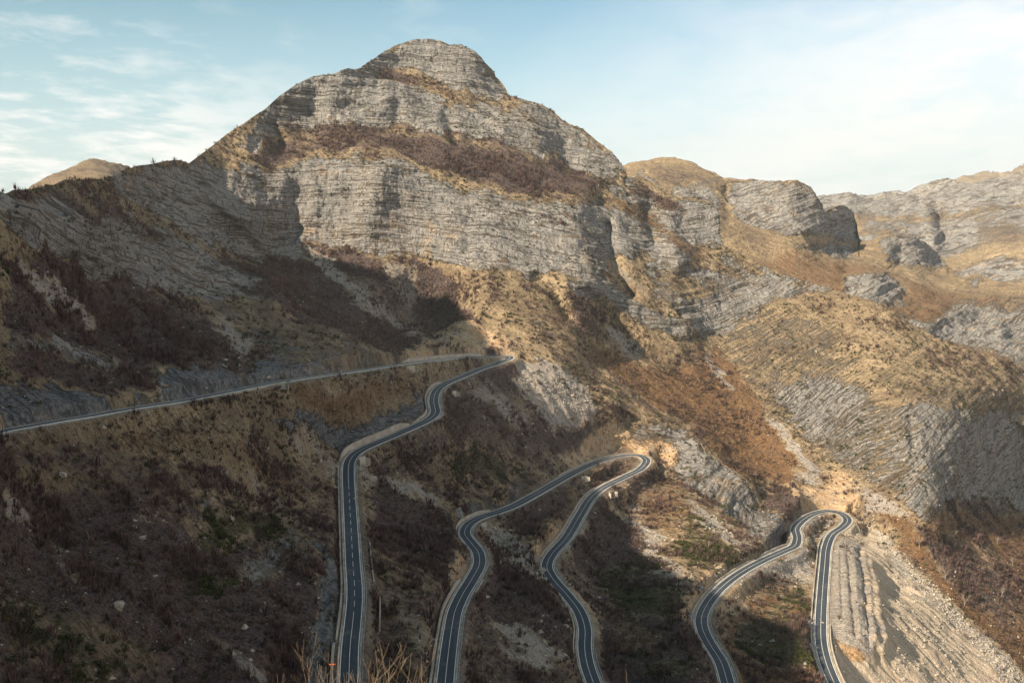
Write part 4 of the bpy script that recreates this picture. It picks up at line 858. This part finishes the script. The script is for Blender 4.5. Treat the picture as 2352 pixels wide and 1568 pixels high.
def guardrail(ri, p0, p1, uphill, label, off=4.75):
    Q, N = road_range(ri, p0, p1); sg = side(Q, N) * (-1 if uphill else 1); o = Q[len(Q)//2].copy()
    r = empty('guardrail', o, label, 'guardrail', 'steel guardrails along the road')
    f = sg * off; e = sg * 0.05
    V, Fs = sweep(local(Q, o), N, [(f, .48), (f - e*1.6, .55), (f, .63), (f - e*1.6, .71), (f, .80), (f + e, .80), (f + e, .48)])
    link('rail', mesh_np('rail', V, Fs), M_STEEL, r)
    ks = list(range(1, len(Q) - 1, 4)); ks = ks if len(ks) <= 100 else [ks[int(i)] for i in np.linspace(0, len(ks) - 1, 100)]
    me = join_boxes('post', [((0, 0, .3), np.array([1., 0, 0]), np.array([0, 1., 0]), ZU, .06, .06, .52)]); me.materials.append(M_STEEL)
    for k in ks:
        p = link('post', me, None, r); p.location = tuple(local(Q[k], o) + N[k]*(f + 2.4*e)); p.rotation_euler.z = math.atan2(N[k][1], N[k][0])
def wall(ri, p0, p1, uphill, h, label, off=5.2, th=0.5, name='retaining_wall', drop=1.5, cap=True, taper=10, dz=0.0):
    Q, N = road_range(ri, p0, p1); Q = Q + ZU*dz; sg = side(Q, N) * (-1 if uphill else 1); o = Q[len(Q)//2].copy(); q = local(Q, o)
    n = len(Q); hh = h * np.minimum(1, np.minimum(np.arange(n) + 2, np.arange(n)[::-1] + 2) / taper) + 0.12 * vn(np.arange(n) / 7.0, 3.3 * h, .5)
    hh = np.round(hh * 4) / 4 if h > 1.2 else hh
    a, b = sg*off, sg*(off + th)
    def ring(w, zt, zb): return [q + N*w[0] + ZU*zb, q + N*w[0] + ZU*zt[:, None], q + N*w[1] + ZU*zt[:, None], q + N*w[1] + ZU*zb]
    r_ = ring((a, b), hh, -drop); V = np.concatenate(r_); i = np.arange(n - 1)
    Fs = np.concatenate([np.stack([k*n + i, k*n + i + 1, ((k+1) % 4)*n + i + 1, ((k+1) % 4)*n + i], 1) for k in range(4)] + [np.array([[0, n, 2*n, 3*n], [n-1, 4*n-1, 3*n-1, 2*n-1]])])
    r = empty(name, o, label, 'wall')
    link('wall_body', mesh_np('wall_body', V, Fs), M_CONC, r)
    if cap:
        V, Fs = sweep(q + ZU*hh[:, None], N, [(a - sg*.08, -.02), (a - sg*.08, .16), (b + sg*.08, .16), (b + sg*.08, -.02)])
        link('coping', mesh_np('coping', V, Fs), M_GUT, r)
# uphill walls
wall(0, (1029,879), (960,976), True, 1.6, 'low pale concrete wall on the inside of the bend just below the top hairpin')
wall(0, (955,978), (803,1060), True, 3.6, 'tall pale concrete retaining wall curving above the long diagonal stretch of road')
wall(0, (801,1072), (804,1470), True, 1.9, 'long pale concrete wall running beside the straight leftmost road', off=5.0)
wall(0, (803,1478), (802,1640), True, 2.3, 'stepped concrete wall at the bottom left of the straight road', off=5.6, th=.7)
wall(0, (940,834), (1120,818), True, 2.4, 'pale concrete wall behind the road leading into the top hairpin')
wall(0, (485,908), (590,888), False, 0.25, 'pale concrete retaining wall below the left half of the top road', off=5.3, drop=4.2, name='retaining_wall', cap=False)
wall(0, (1015,886), (1000,900), False, .3, 'short concrete parapet on the outer side of the bend below the top hairpin', off=5.3, drop=2.5)
wall(0, (997,946), (975,968), False, .3, 'curved concrete parapet on the outer side of the second bend', off=5.3, drop=3.0)
wall(0, (806,1240), (812,1330), False, .3, 'narrow curved concrete parapet right of the straight road', off=8.0, th=.4, drop=2, dz=-1.3)
wall(0, (814,1360), (813,1430), False, .3, 'thin straight concrete parapet right of the straight road', off=10.0, th=.4, drop=2, dz=-2.2)
wall(1, (1018,1630), (1083,1328), True, 1.7, 'long pale concrete wall left of the second road from the left', off=5.0)
wall(1, (1067,1216), (1140,1176), True, 1.8, 'pale concrete wall around the inside of the bend of the second road', off=5.0)
wall(1, (1085,1330), (1066,1360), False, .25, 'short concrete retaining wall under the outer edge of the second road', off=5.2, drop=3.2)
wall(1, (1300,1095), (1440,1046), True, .7, 'low concrete kerb wall above the road into the middle hairpin', cap=False)
wall(1, (1380,1122), (1262,1280), True, .8, 'low concrete wall on the uphill side of the third road', off=4.9, cap=False)
wall(1, (1258,1310), (1345,1500), True, .9, 'low concrete wall curving along the left edge of the third road', off=4.9, cap=False)
wall(2, (1611,1430), (1751,1287), True, .7, 'low concrete kerb wall along the uphill edge of the fourth road', off=4.9, cap=False)
wall(2, (1760,1282), (1825,1252), True, 1.3, 'pale concrete wall at the foot of the rock spur beside the fourth road', off=4.9)
wall(2, (1905,1235), (1885,1424), True, 1.1, 'pale concrete wall along the left edge of the rightmost road', off=4.9)
wall(2, (1886,1430), (1960,1650), False, 1.0, 'pale concrete parapet right of the rightmost road at the bottom', off=4.7, drop=4.5, cap=False)
wall(2, (1886,1440), (1930,1600), True, .9, 'low concrete wall left of the rightmost road at the bottom', off=4.9, cap=False)
# guardrails on the valley side
guardrail(0, (-100,1020), (640,878), False, 'galvanised guardrail along the left end of the top road')
guardrail(0, (650,876), (1060,822), False, 'galvanised guardrail along the right half of the top road')
guardrail(0, (1160,827), (1010,889), False, 'galvanised guardrail just below the top hairpin')
guardrail(0, (1000,905), (805,1058), False, 'galvanised guardrail around the bends of the diagonal road')
guardrail(0, (801,1070), (803,1120), False, 'short galvanised guardrail at the head of the straight road')
guardrail(0, (806,1270), (802,1640), False, 'galvanised guardrail right of the long straight road')
guardrail(1, (1015,1660), (1090,1260), False, 'galvanised guardrail right of the second road from the left')
guardrail(1, (1075,1225), (1440,1047), False, 'galvanised guardrail on the valley side of the road to the middle hairpin')
guardrail(1, (1470,1076), (1262,1280), False, 'galvanised guardrail below the middle hairpin')
guardrail(1, (1257,1305), (1280,1345), False, 'short galvanised guardrail on the tight bend of the third road')
guardrail(1, (1343,1490), (1400,1660), False, 'galvanised guardrail at the bottom of the third road')
guardrail(2, (1680,1600), (1620,1400), False, 'galvanised guardrail at the bottom of the fourth road')
guardrail(2, (1640,1370), (1826,1250), False, 'galvanised guardrail on the long diagonal of the fourth road')
guardrail(2, (1830,1232), (1880,1178), False, 'galvanised guardrail at the start of the lowest hairpin')
guardrail(2, (1886,1450), (1960,1650), True, 'galvanised guardrail left of the rightmost road')

# find the ground under a photo pixel
_pu, _pv, _pt = proj(PA[:, :VGA.shape[1]])
def ground(u, v):
    i = int(np.searchsorted(us_a, u)); i0, i1 = max(0, i - 8), i + 9
    d = np.hypot(_pu[i0:i1] - u, _pv[i0:i1] - v) + _pt[i0:i1] * 0.002
    k = np.unravel_index(np.argmin(d), d.shape); return PA[i0 + k[0], k[1]].copy()
def headwall(u, v, toward, w, h, label):
    """concrete culvert mouth: back wall with two splayed wings and an apron round a dark pipe"""
    p = ground(u, v); r = empty('culvert_headwall', p, label, 'culvert'); a = math.radians(toward)
    f = np.array([math.cos(a), math.sin(a), 0]); s_ = np.array([-f[1], f[0], 0])
    bx = [(ZU*(h/2 - 1), s_, f, ZU, w/2, .25, h/2)]
    for sg in (-1, 1):
        g_ = f*.9 + s_*sg*.35; g_ /= np.linalg.norm(g_); n_ = np.array([-g_[1], g_[0], 0])
        bx.append((s_*sg*(w/2) + g_*1.5 + ZU*(h/2 - 1.4), g_, n_, ZU, 1.5, .18, h/2 - .3))
    link('wall_body', join_boxes('wall_body', bx), M_CONC, r)
    link('apron', join_boxes('apron', [(f*1.6 - ZU*.9, s_, f, ZU, w/2, 1.5, .12)]), M_GUT, r)
    n = 14; V = []; Fc = []
    for k in range(n):
        t_ = 2*math.pi*k/n
        for q, rr in ((.255, .62), (.34, .62), (.34, .5), (.1, .5)): V.append(f*q + s_*math.cos(t_)*rr + ZU*(math.sin(t_)*rr + .1))
    for k in range(n):
        m_ = (k + 1) % n
        for j in range(3): Fc.append((k*4 + j, m_*4 + j, m_*4 + j + 1, k*4 + j + 1))
    link('pipe_mouth', mesh_np('pipe_mouth', V, Fc), M_DARK, r)
M_DARK = simple_mat('pipe_dark', (0.02, 0.02, 0.02), (0.03, 0.03, 0.03), 1.0)
headwall(643, 888, -70, 6, 3.2, 'small concrete culvert mouth below the middle of the top road')
headwall(944, 850, -65, 5.5, 4.2, 'concrete culvert mouth below the top road above the diagonal drain')
headwall(1041, 906, -50, 5, 3.4, 'concrete culvert mouth right of the first bend below the top hairpin')
headwall(832, 1066, -40, 5, 5.0, 'tall concrete culvert mouth right of the bend at the head of the straight road')
headwall(1110, 1209, -45, 4.5, 3.6, 'concrete culvert mouth right of the bend of the second road')
headwall(1341, 1101, -60, 4.5, 3.4, 'concrete culvert mouth below the road into the middle hairpin')
headwall(1404, 1137, -45, 4.8, 4.0, 'concrete culvert mouth below the middle hairpin')
def drain(pts, label):
    P = np.array([ground(*p) for p in pts]); L = np.r_[0, np.cumsum(np.linalg.norm(np.diff(P, axis=0), axis=1))]; s_ = np.arange(0, L[-1], 1.5)
    Q = np.stack([np.interp(s_, L, P[:, k]) for k in range(3)], 1); T = np.gradient(Q, axis=0); T[:, 2] = 0; T /= np.linalg.norm(T, axis=1)[:, None] + 1e-9
    N = np.stack([-T[:, 1], T[:, 0], 0*T[:, 0]], 1); V, Fs = sweep(Q, N, [(-.6, .0), (-.6, .45), (-.35, .45), (-.35, .15), (.35, .15), (.35, .45), (.6, .45), (.6, 0)])
    tag(link('drain_channel', mesh_np('drain_channel', V, Fs), M_CONC), label, 'drain')
drain([(955,862),(965,868),(982,883),(988,890)], 'pale concrete drain channel running diagonally down to the first bend')
drain([(838,1080),(850,1088),(862,1094)], 'pale concrete drain channel below the tall culvert mouth')
def gabions(u, v, n, label, dirx=(-.8, .6), steps=4):
    p = ground(u, v); r = empty('gabion_steps', p, label, 'gabion steps'); f = np.array([dirx[0], dirx[1], 0.]); s_ = np.array([-f[1], f[0], 0])
    rr = random.Random(int(u)); k = 0
    for a in range(steps):
        for b in range(n):
            c = f*(a*1.5 + rr.uniform(-.2, .2)) + s_*((b - (n-1)/2)*2.1 + rr.uniform(-.2, .2)) + ZU*(a*.75 + rr.uniform(-.1, .1)); q = rr.uniform(-.12, .12)
            X = s_*math.cos(q) + f*math.sin(q); Y = f*math.cos(q) - s_*math.sin(q)
            link('gabion', join_boxes('gabion', [(c, X, Y, ZU, .96, .7, .5)]), M_STONE, r)
M_STONE = simple_mat('grey_stone', (0.10, 0.10, 0.10), (0.36, 0.345, 0.32), 2.2, bump=.3)
gabions(1232, 1290, 4, 'grey stepped stone gabions left of the tight bend of the third road')
gabions(1248, 1312, 3, 'small grey stone gabions against the edge of the tight bend', steps=2)
gabions(1606, 1352, 4, 'grey stepped stone gabions left of the fourth road halfway down')
gabions(1594, 1418, 3, 'flat pale stone steps left of the lowest bend of the fourth road', steps=3)
gabions(1866, 1440, 4, 'grey stone gabions left of the rightmost road')
gabions(1872, 1492, 3, 'lower grey stone gabions left of the rightmost road near the bottom', steps=3)
gabions(1050, 1186, 4, 'curved stack of stone blocks above the bend of the second road', dirx=(-.3, .95), steps=5)

def rock_mesh(name, seed, r3):
    import bmesh
    bm = bmesh.new(); bmesh.ops.create_icosphere(bm, subdivisions=3, radius=1.0); r = np.random.default_rng(seed); o = r.uniform(0, 50, 3)
    for v_ in bm.verts:
        c = np.array(v_.co); c = np.sign(c)*np.abs(c)**.75; d = 1 + .30*float(vn(c[0]*1.3+o[0], c[1]*1.3+o[1], c[2]*1.3+o[2])) + .12*float(vn(c[0]*4+o[0], c[1]*4, c[2]*4+o[2]))
        v_.co = tuple(c * d * np.array(r3))
    me = bpy.data.meshes.new(name); bm.to_mesh(me); bm.free(); return me
M_BOULDER = simple_mat('pale_boulder', (0.19, 0.165, 0.135), (0.38, 0.335, 0.275), 1.2, bump=.25)
for u, v, sz, lb in [(855,1103,2.4,'tan boulder below the bend at the head of the straight road'),(1037,1003,.9,'small pale boulder beside the road below the second bend'),(143,1092,1.6,'pale flat boulder in dry grass under the left end of the top road'),
    (327,1234,1.0,'small pale stone lying on the shaded slope left of the straight road'),(272,1393,1.8,'grey block standing at the end of a shaded scree streak'),(1300,1437,1.0,'pale stone beside the earth patch of the third road'),
    (610,1030,1.3,'pale boulder in the brown slope left of the diagonal road'),(1545,1240,1.0,'pale stone in the brush right of the third road'),(815,1146,.8,'white stone on the verge right of the straight road'),(1890,1430,.7,'pale stone at the edge of the rightmost road')]:
    p = ground(u, v); o = link('boulder', rock_mesh('boulder', int(u), (1.2, .9, .75)), M_BOULDER); o.location = tuple(p + ZU*sz*.15); o.scale = (sz,)*3; o.rotation_euler.z = u; tag(o, lb, 'boulder', 'loose boulders')
# rubble along the foot of the big scree and below the spoil bank
def rubble(name, PTS, sizes, seed):
    r = np.random.default_rng(seed); base = np.array([(1,0,0),(-1,0,0),(0,1,0),(0,-1,0),(0,0,1),(0,0,-1)], float); tf = np.array([(0,2,4),(2,1,4),(1,3,4),(3,0,4),(2,0,5),(1,2,5),(3,1,5),(0,3,5)])
    n = len(PTS); J = base[None] * r.uniform(.5, 1.2, (n, 6, 1)) + r.uniform(-.25, .25, (n, 6, 3)); a = r.uniform(0, 6.28, n); c, s_ = np.cos(a)[:, None], np.sin(a)[:, None]
    X = J[..., 0]*c - J[..., 1]*s_; Y = J[..., 0]*s_ + J[..., 1]*c; V = np.stack([X, Y, J[..., 2]*.8], -1) * sizes[:, None, None] + PTS[:, None, :]
    Fc = (tf[None] + (np.arange(n)*6)[:, None, None]).reshape(-1, 3); return tag(link(name, mesh_np(name, V.reshape(-1, 3), Fc), M_BOULDER), kind='stuff')
Pr = pick(PA, WA, RDA, lambda W, P, u, v, t: (W[..., 1]*1.0 + W[..., 7]*.8 + W[..., 3]*.7 + .04) * (0.2 + clump(P, 9, -.1, .6, 2)) * np.where(t < 800, 1, .3) * np.where((u > 1890) & (u < 2050) & (v > 1230), .15, 1) + 3*np.exp(-(((v - (1200 + (u-1990)*1.05))/16)**2)) * (u > 1990), 26000, 12, 4.6)
rubble('loose_stones', Pr, rng.gamma(1.6, .22, 26000) + .12, 13)

# ------------------------------------------------------------------ trees and shrubs one can tell apart
def tube(V, Fc, p0, p1, r0, r1, n=5):
    d = p1 - p0; L = np.linalg.norm(d); d = d / (L + 1e-9); a = np.cross(d, (0.3, .2, 1.0) if abs(d[2]) < .9 else (1., 0, 0)); a /= np.linalg.norm(a); b = np.cross(d, a); o = len(V)
    for p, r_ in ((p0, r0), (p1, r1)):
        for k in range(n): V.append(p + (a*math.cos(6.2832*k/n) + b*math.sin(6.2832*k/n))*r_)
    for k in range(n): Fc.append((o + k, o + (k+1) % n, o + n + (k+1) % n, o + n + k))
def grow(V, Fc, p, d, L, r_, depth, rr, up=.15, spread=.55, minr=.004):
    nseg = 3; q = p
    for k in range(nseg):
        d = d + np.array([rr.uniform(-.12, .12), rr.uniform(-.12, .12), rr.uniform(-.04, .1) + up*.2]); d = d / np.linalg.norm(d)
        q2 = q + d*L/nseg; r2 = r_*.80; tube(V, Fc, q, q2, r_, r2); q, r_ = q2, max(r2, minr)
        if depth > 0 and k > 0 or (depth > 1):
            for _ in range(1 if k < nseg-1 else 2):
                e = d + np.array([rr.uniform(-1, 1), rr.uniform(-1, 1), rr.uniform(-.2, .6)])*spread; e /= np.linalg.norm(e)
                if depth > 0: grow(V, Fc, q, e, L*rr.uniform(.5, .75), r_*.62, depth - 1, rr, up, spread, minr)
def bare_tree(u, v, h, label, group=None, seed=0, mat=None, spread=.7):
    rr = random.Random(seed); p = ground(u, v); r = empty('bare_tree', p, label, 'tree', group)
    V = []; Fc = []; tube(V, Fc, np.zeros(3) - ZU*.4, np.array([.05*h, 0, .32*h]), .03*h, .02*h); link('trunk', mesh_np('trunk', V, Fc), mat or M_BARK, r)
    V = []; Fc = []
    for k in range(5):
        a = rr.uniform(0, 6.28); grow(V, Fc, np.array([.05*h, 0, .30*h]), np.array([math.cos(a)*.6, math.sin(a)*.6, .9]), .42*h, .014*h, 2, rr, .2, spread, .02)
    link('crown', mesh_np('crown', V, Fc), mat or M_BARK, r)
for k, (u, v, h, lb) in enumerate([(2085,1345,7,'pale bare tree just right of the big scree'),(2110,1260,8,'pale bare tree on the brown slope below the cliff corner'),(2170,1330,9,'wide bare tree on the brown slope, middle of the right edge group'),
    (2215,1390,8,'bare tree with pale forked branches low on the right slope'),(2300,1370,7,'slender bare tree near the right edge above the scree toe'),(2325,1300,7,'pale bare tree at the right edge of the brown slope'),
    (2240,1470,6,'small bare tree beside the rubble at the scree foot'),(2045,1255,6,'small bare tree above the upper end of the scree'),(2290,1250,6,'bare tree high on the brown slope at the right'),(2190,1235,6,'bare tree under the middle of the shaded cliff')]):
    bare_tree(u, v, h, lb, 'bare trees on the brown slope', k + 20)
def leafy(name, loc, size, label, cat, group, seed, squash=.9):
    r = np.random.default_rng(seed); o = empty(name, loc, label, cat, group)
    V = []; Fc = []; 
    for k in range(3): a = k*2.1; tube(V, Fc, np.array([0, 0, -.3]), np.array([math.cos(a)*.25, math.sin(a)*.25, .7])*size, .05*size, .02*size, 4)
    link('stem', mesh_np('stem', V, Fc), M_BARK, o)
    B = bush_proto('leaf', r); B2 = bush_proto('leaf', r)*np.array([.7, .7, .8]) + r.uniform(-.45, .45, 3)*np.array([1, 1, .3]) + np.array([0, 0, .1])
    T = np.concatenate([B, B2])*size*np.array([1, 1, squash]); me = mesh_np('foliage', T.reshape(-1, 3), np.arange(len(T)*3).reshape(-1, 3)); attr_f(me, 'tint', np.repeat(np.clip(r.normal(.5, .3, len(T)), 0, 1), 3)); link('foliage', me, M_LEAF, o)
    return o
def copy_at(src, loc, s_, rz):
    c = src.copy(); C.objects.link(c); c.location = tuple(loc); c.scale = (s_,)*3; c.rotation_euler.z = rz
    for ch in src.children: d = ch.copy(); C.objects.link(d); d.parent = c
    return c
GREEN = [('dark evergreen shrub on the sunlit tilted hillside', 'evergreen shrubs on the sunlit rock hillside', 70, [(1720,760),(1900,720),(2100,800),(2330,900),(2080,1060),(2000,1050),(1800,950)], (1.1, 2.2)),
 ('green shrub on the rock rib right of the middle hairpin', 'green shrubs on the rock rib', 34, [(1440,960),(1520,960),(1640,1030),(1760,1140),(1810,1240),(1740,1240),(1600,1120),(1500,1020)], (1.0, 2.0)),
 ('olive shrub on the crest right of the top hairpin', 'olive shrubs on the crest', 26, [(1280,840),(1330,850),(1440,930),(1520,980),(1480,985),(1380,930)], (1.0, 2.2)),
 ('dark shrub on the skyline left of the peak', 'dark shrubs on the left skyline', 40, [(445,368),(520,312),(600,258),(680,200),(820,163),(840,150),(820,170),(700,200),(620,262),(540,320),(460,376)], (.9, 1.9)),
 ('dark shrub on the crest of the low left ridge', 'dark shrubs on the low left ridge', 36, [(60,438),(150,416),(240,412),(300,386),(420,370),(420,380),(320,390),(250,420),(100,442)], (.8, 1.7)),
 ('bright green shrub between the third and fourth roads', 'green shrubs between the third and fourth roads', 30, [(1540,1230),(1620,1240),(1690,1290),(1580,1360),(1500,1390),(1400,1340),(1440,1290)], (1.2, 2.4))]
gi = 0
ONES = 'first second third fourth fifth sixth seventh eighth ninth tenth eleventh twelfth thirteenth fourteenth fifteenth sixteenth seventeenth eighteenth nineteenth'.split()
def ordinal(k):
    if k <= 19: return ONES[k-1]
    t_, o_ = divmod(k, 10); T_ = {2: 'twent', 3: 'thirt', 4: 'fort'}[t_]
    return T_ + 'ieth' if o_ == 0 else T_ + 'y-' + ONES[o_-1]
for lb, grp, n, poly, (s0, s1) in GREEN:
    pa = np.array(poly, float); src = None; rr = random.Random(len(lb)); spots = []; tries = 0
    while len(spots) < min(n, 34) and tries < 6000:
        tries += 1; u = rr.uniform(pa[:, 0].min(), pa[:, 0].max()); v = rr.uniform(pa[:, 1].min(), pa[:, 1].max())
        if inpoly(np.array([[u]]), np.array([[v]]), poly)[0, 0] and all(abs(u - q[0]) > 1.5 for q in spots): spots.append((u, v))
    spots = sorted(spots); half = len(spots) // 2
    for k, (u, v) in enumerate(spots):
        p = ground(u, v); s_ = rr.uniform(s0, s1)
        l_ = lb + ', ' + ((ordinal(k + 1) + ' from its left end') if k < half else (ordinal(len(spots) - k) + ' from its right end'))
        if src is None: src = leafy('evergreen_shrub', p, 1.0, l_, 'shrub', grp, gi + 40); src.scale = (s_,)*3; gi += 1
        else: copy_at(src, p, s_, rr.uniform(0, 6))['label'] = l_

# ------------------------------------------------------------------ the hillside the viewer stands on, with bare saplings reaching into view
def near_z(x, y):
    y = np.asarray(y, float); return -1.75 - .54*np.clip(y, -60, 55) - .78*np.clip(y - 55, 0, None) + .10*vn(np.asarray(x)/3, y/3, .5) - .02*np.abs(x)
gx = np.r_[np.linspace(-260, -22, 40), np.linspace(-20, 20, 90), np.linspace(22, 260, 40)]; gy = np.r_[np.linspace(-40, 0, 12), np.linspace(.5, 26, 70), np.linspace(28, 245, 50)]
GX, GY = np.meshgrid(gx, gy, indexing='ij'); me = mesh_np('viewpoint_slope', np.stack([GX, GY, near_z(GX, GY)], -1).reshape(-1, 3), grid_faces(len(gx), len(gy)), True)
attr_c(me, 'cover_a', np.tile([0.1, 0.1, .5, 0.0], (GX.size, 1))); attr_c(me, 'cover_b', np.tile([0.2, .2, 0, 0], (GX.size, 1))); attr_f(me, 'bed', near_z(GX, GY)); attr_f(me, 'shoulder', np.zeros(GX.size))
tag(link('viewpoint_slope', me, M_GROUND), kind='structure')
M_SAP = simple_mat('sapling_bark', (0.13, 0.09, 0.055), (0.29, 0.22, 0.145), 9.0)
def sapling(u, vtop, y, label, seed, stems=3, wide=.35, bend=0.0):
    rr = random.Random(seed); vtop += 20; d = ray(u, vtop); x = d[0]/d[1]*y; zt = d[2]/d[1]*y; zb = float(near_z(x, y)); h = zt - zb
    stems = min(stems, 2); r = empty('bare_sapling', (x, y, zb), label, 'sapling', 'bare saplings below the viewpoint')
    for s_ in range(stems):
        V = []; Fc = []; hh = h*(1 if s_ == 0 else rr.uniform(.72, .97)); a = rr.uniform(-1, 1); lean = 0 if s_ == 0 else wide*a
        p = np.array([0, 0, -.05]); n = 12; rad = .0022*hh + .0022; pts = [p]
        for k in range(1, n + 1):
            f = k/n; pts.append(np.array([lean*hh*f**1.3 + .03*math.sin(f*6 + seed + s_) + bend*f*f + rr.uniform(-.022, .022), rr.uniform(-.03, .03) + .05*f, hh*f]))
        for k in range(n):
            r0 = rad*(1 - .85*k/n); r1 = rad*(1 - .85*(k+1)/n); tube(V, Fc, pts[k], pts[k+1], r0, r1, 5)
            if k >= 3:
                for _ in range(rr.choice((0, 1, 1, 2))):
                    e = np.array([rr.uniform(-1, 1), rr.uniform(-.6, .6), rr.uniform(.5, 1.3)]); e /= np.linalg.norm(e)
                    grow(V, Fc, pts[k], e, rr.uniform(.14, .42)*(1.2 - .5*k/n), r0*.55, 1, rr, .35, .6, .0012)
        link('stem', mesh_np('stem', V, Fc), M_SAP, r)
SAP = [(688,1490,9.5,'thin bare sapling forking at the top, leftmost of the group at the bottom'),(737,1500,10,'bare twiggy sapling left of the straight road at the bottom'),(760,1535,8.5,'short bare twig in front of the shaded cutting'),
 (782,1480,9.5,'tall bare sapling overlapping the left wall of the straight road'),(806,1500,9.0,'bare sapling in front of the straight road, left lane'),(836,1528,8.6,'slanting bare twigs in front of the right lane of the straight road'),
 (862,1478,9.2,'tall bare sapling right of the straight road'),(882,1470,9.8,'slender upright bare sapling with straight shoots, tallest right of the road'),(900,1500,8.8,'dense bare sapling with curved shoots right of the road'),
 (930,1485,9.4,'bare sapling with arching shoot, right part of the bottom group'),(946,1510,9.0,'short bare sapling at the right part of the bottom group'),(970,1495,10,'single straight bare stem at the right end of the bottom group'),
 (650,1528,9,'small forked bare twig at the far left of the bottom group'),(1440,1522,9.2,'lone forked bare twig standing below the third road'),(858,1520,8.2,'low bushy bare sapling just right of the straight road'),(915,1530,8.3,'low bushy bare sapling between taller shoots')]
for k, (u, v, y, lb) in enumerate(SAP):
    lone = k in (11, 12, 13); sapling(u, v, y, lb, 60 + k, 1 if lone else 3, .16 if k % 2 else .10, rng.uniform(-.08, .08))
# the stem that still carries one orange leaf cluster
d_ = ray(763, 1524); y_ = 8.8; top = d_/d_[1]*y_; zb = float(near_z(top[0], y_)); r = empty('leaf_stem', (top[0], y_, zb), 'thin stem tipped with a small bright orange leaf cluster left of the straight road', 'plant')
V = []; Fc = []; tube(V, Fc, np.zeros(3), np.array([.03, 0, (top[2]-zb)*.5]), .006, .004); tube(V, Fc, np.array([.03, 0, (top[2]-zb)*.5]), np.array([0, 0, top[2]-zb]), .004, .002); link('stem', mesh_np('stem', V, Fc), M_SAP, r)
rr_ = np.random.default_rng(3); T = []
for k in range(9):
    c = np.array([0, 0, top[2]-zb]) + rr_.normal(0, .008, 3); a = rr_.normal(size=3); a /= np.linalg.norm(a); b = np.cross(a, rr_.normal(size=3)); b /= np.linalg.norm(b); T.append([c + a*.010, c + b*.006, c - a*.009, c - b*.006])
T = np.array(T).reshape(-1, 3); link('orange_leaves', mesh_np('orange_leaves', T, np.arange(len(T)).reshape(-1, 4)), simple_mat('orange_leaf', (0.75, 0.12, 0.02), (0.85, 0.22, 0.04), 20.0), r)
# ------------------------------------------------------------------ the air
hb = []
x0, x1, y0, y1, z0, z1 = -9000, 9000, -600, 9500, -1000, 700
V = [(x, y, z) for z in (z0, z1) for y in (y0, y1) for x in (x0, x1)]
hz = link('haze', mesh_np('haze', V, [(0,2,3,1),(4,5,7,6),(0,1,5,4),(2,6,7,3),(0,4,6,2),(1,3,7,5)]))
hm = bpy.data.materials.new('haze'); hm.use_nodes = True; hg = NT(hm.node_tree)
hv = hg.n('ShaderNodeVolumePrincipled'); hv.inputs['Density'].default_value = 0.000042; hv.inputs['Color'].default_value = (0.93, 0.95, 1.0, 1); hv.inputs['Anisotropy'].default_value = 0.2
hg.t.links.new(hv.outputs[0], hg.n('ShaderNodeOutputMaterial').inputs['Volume']); hz.data.materials.append(hm)
tag(hz, kind='stuff')
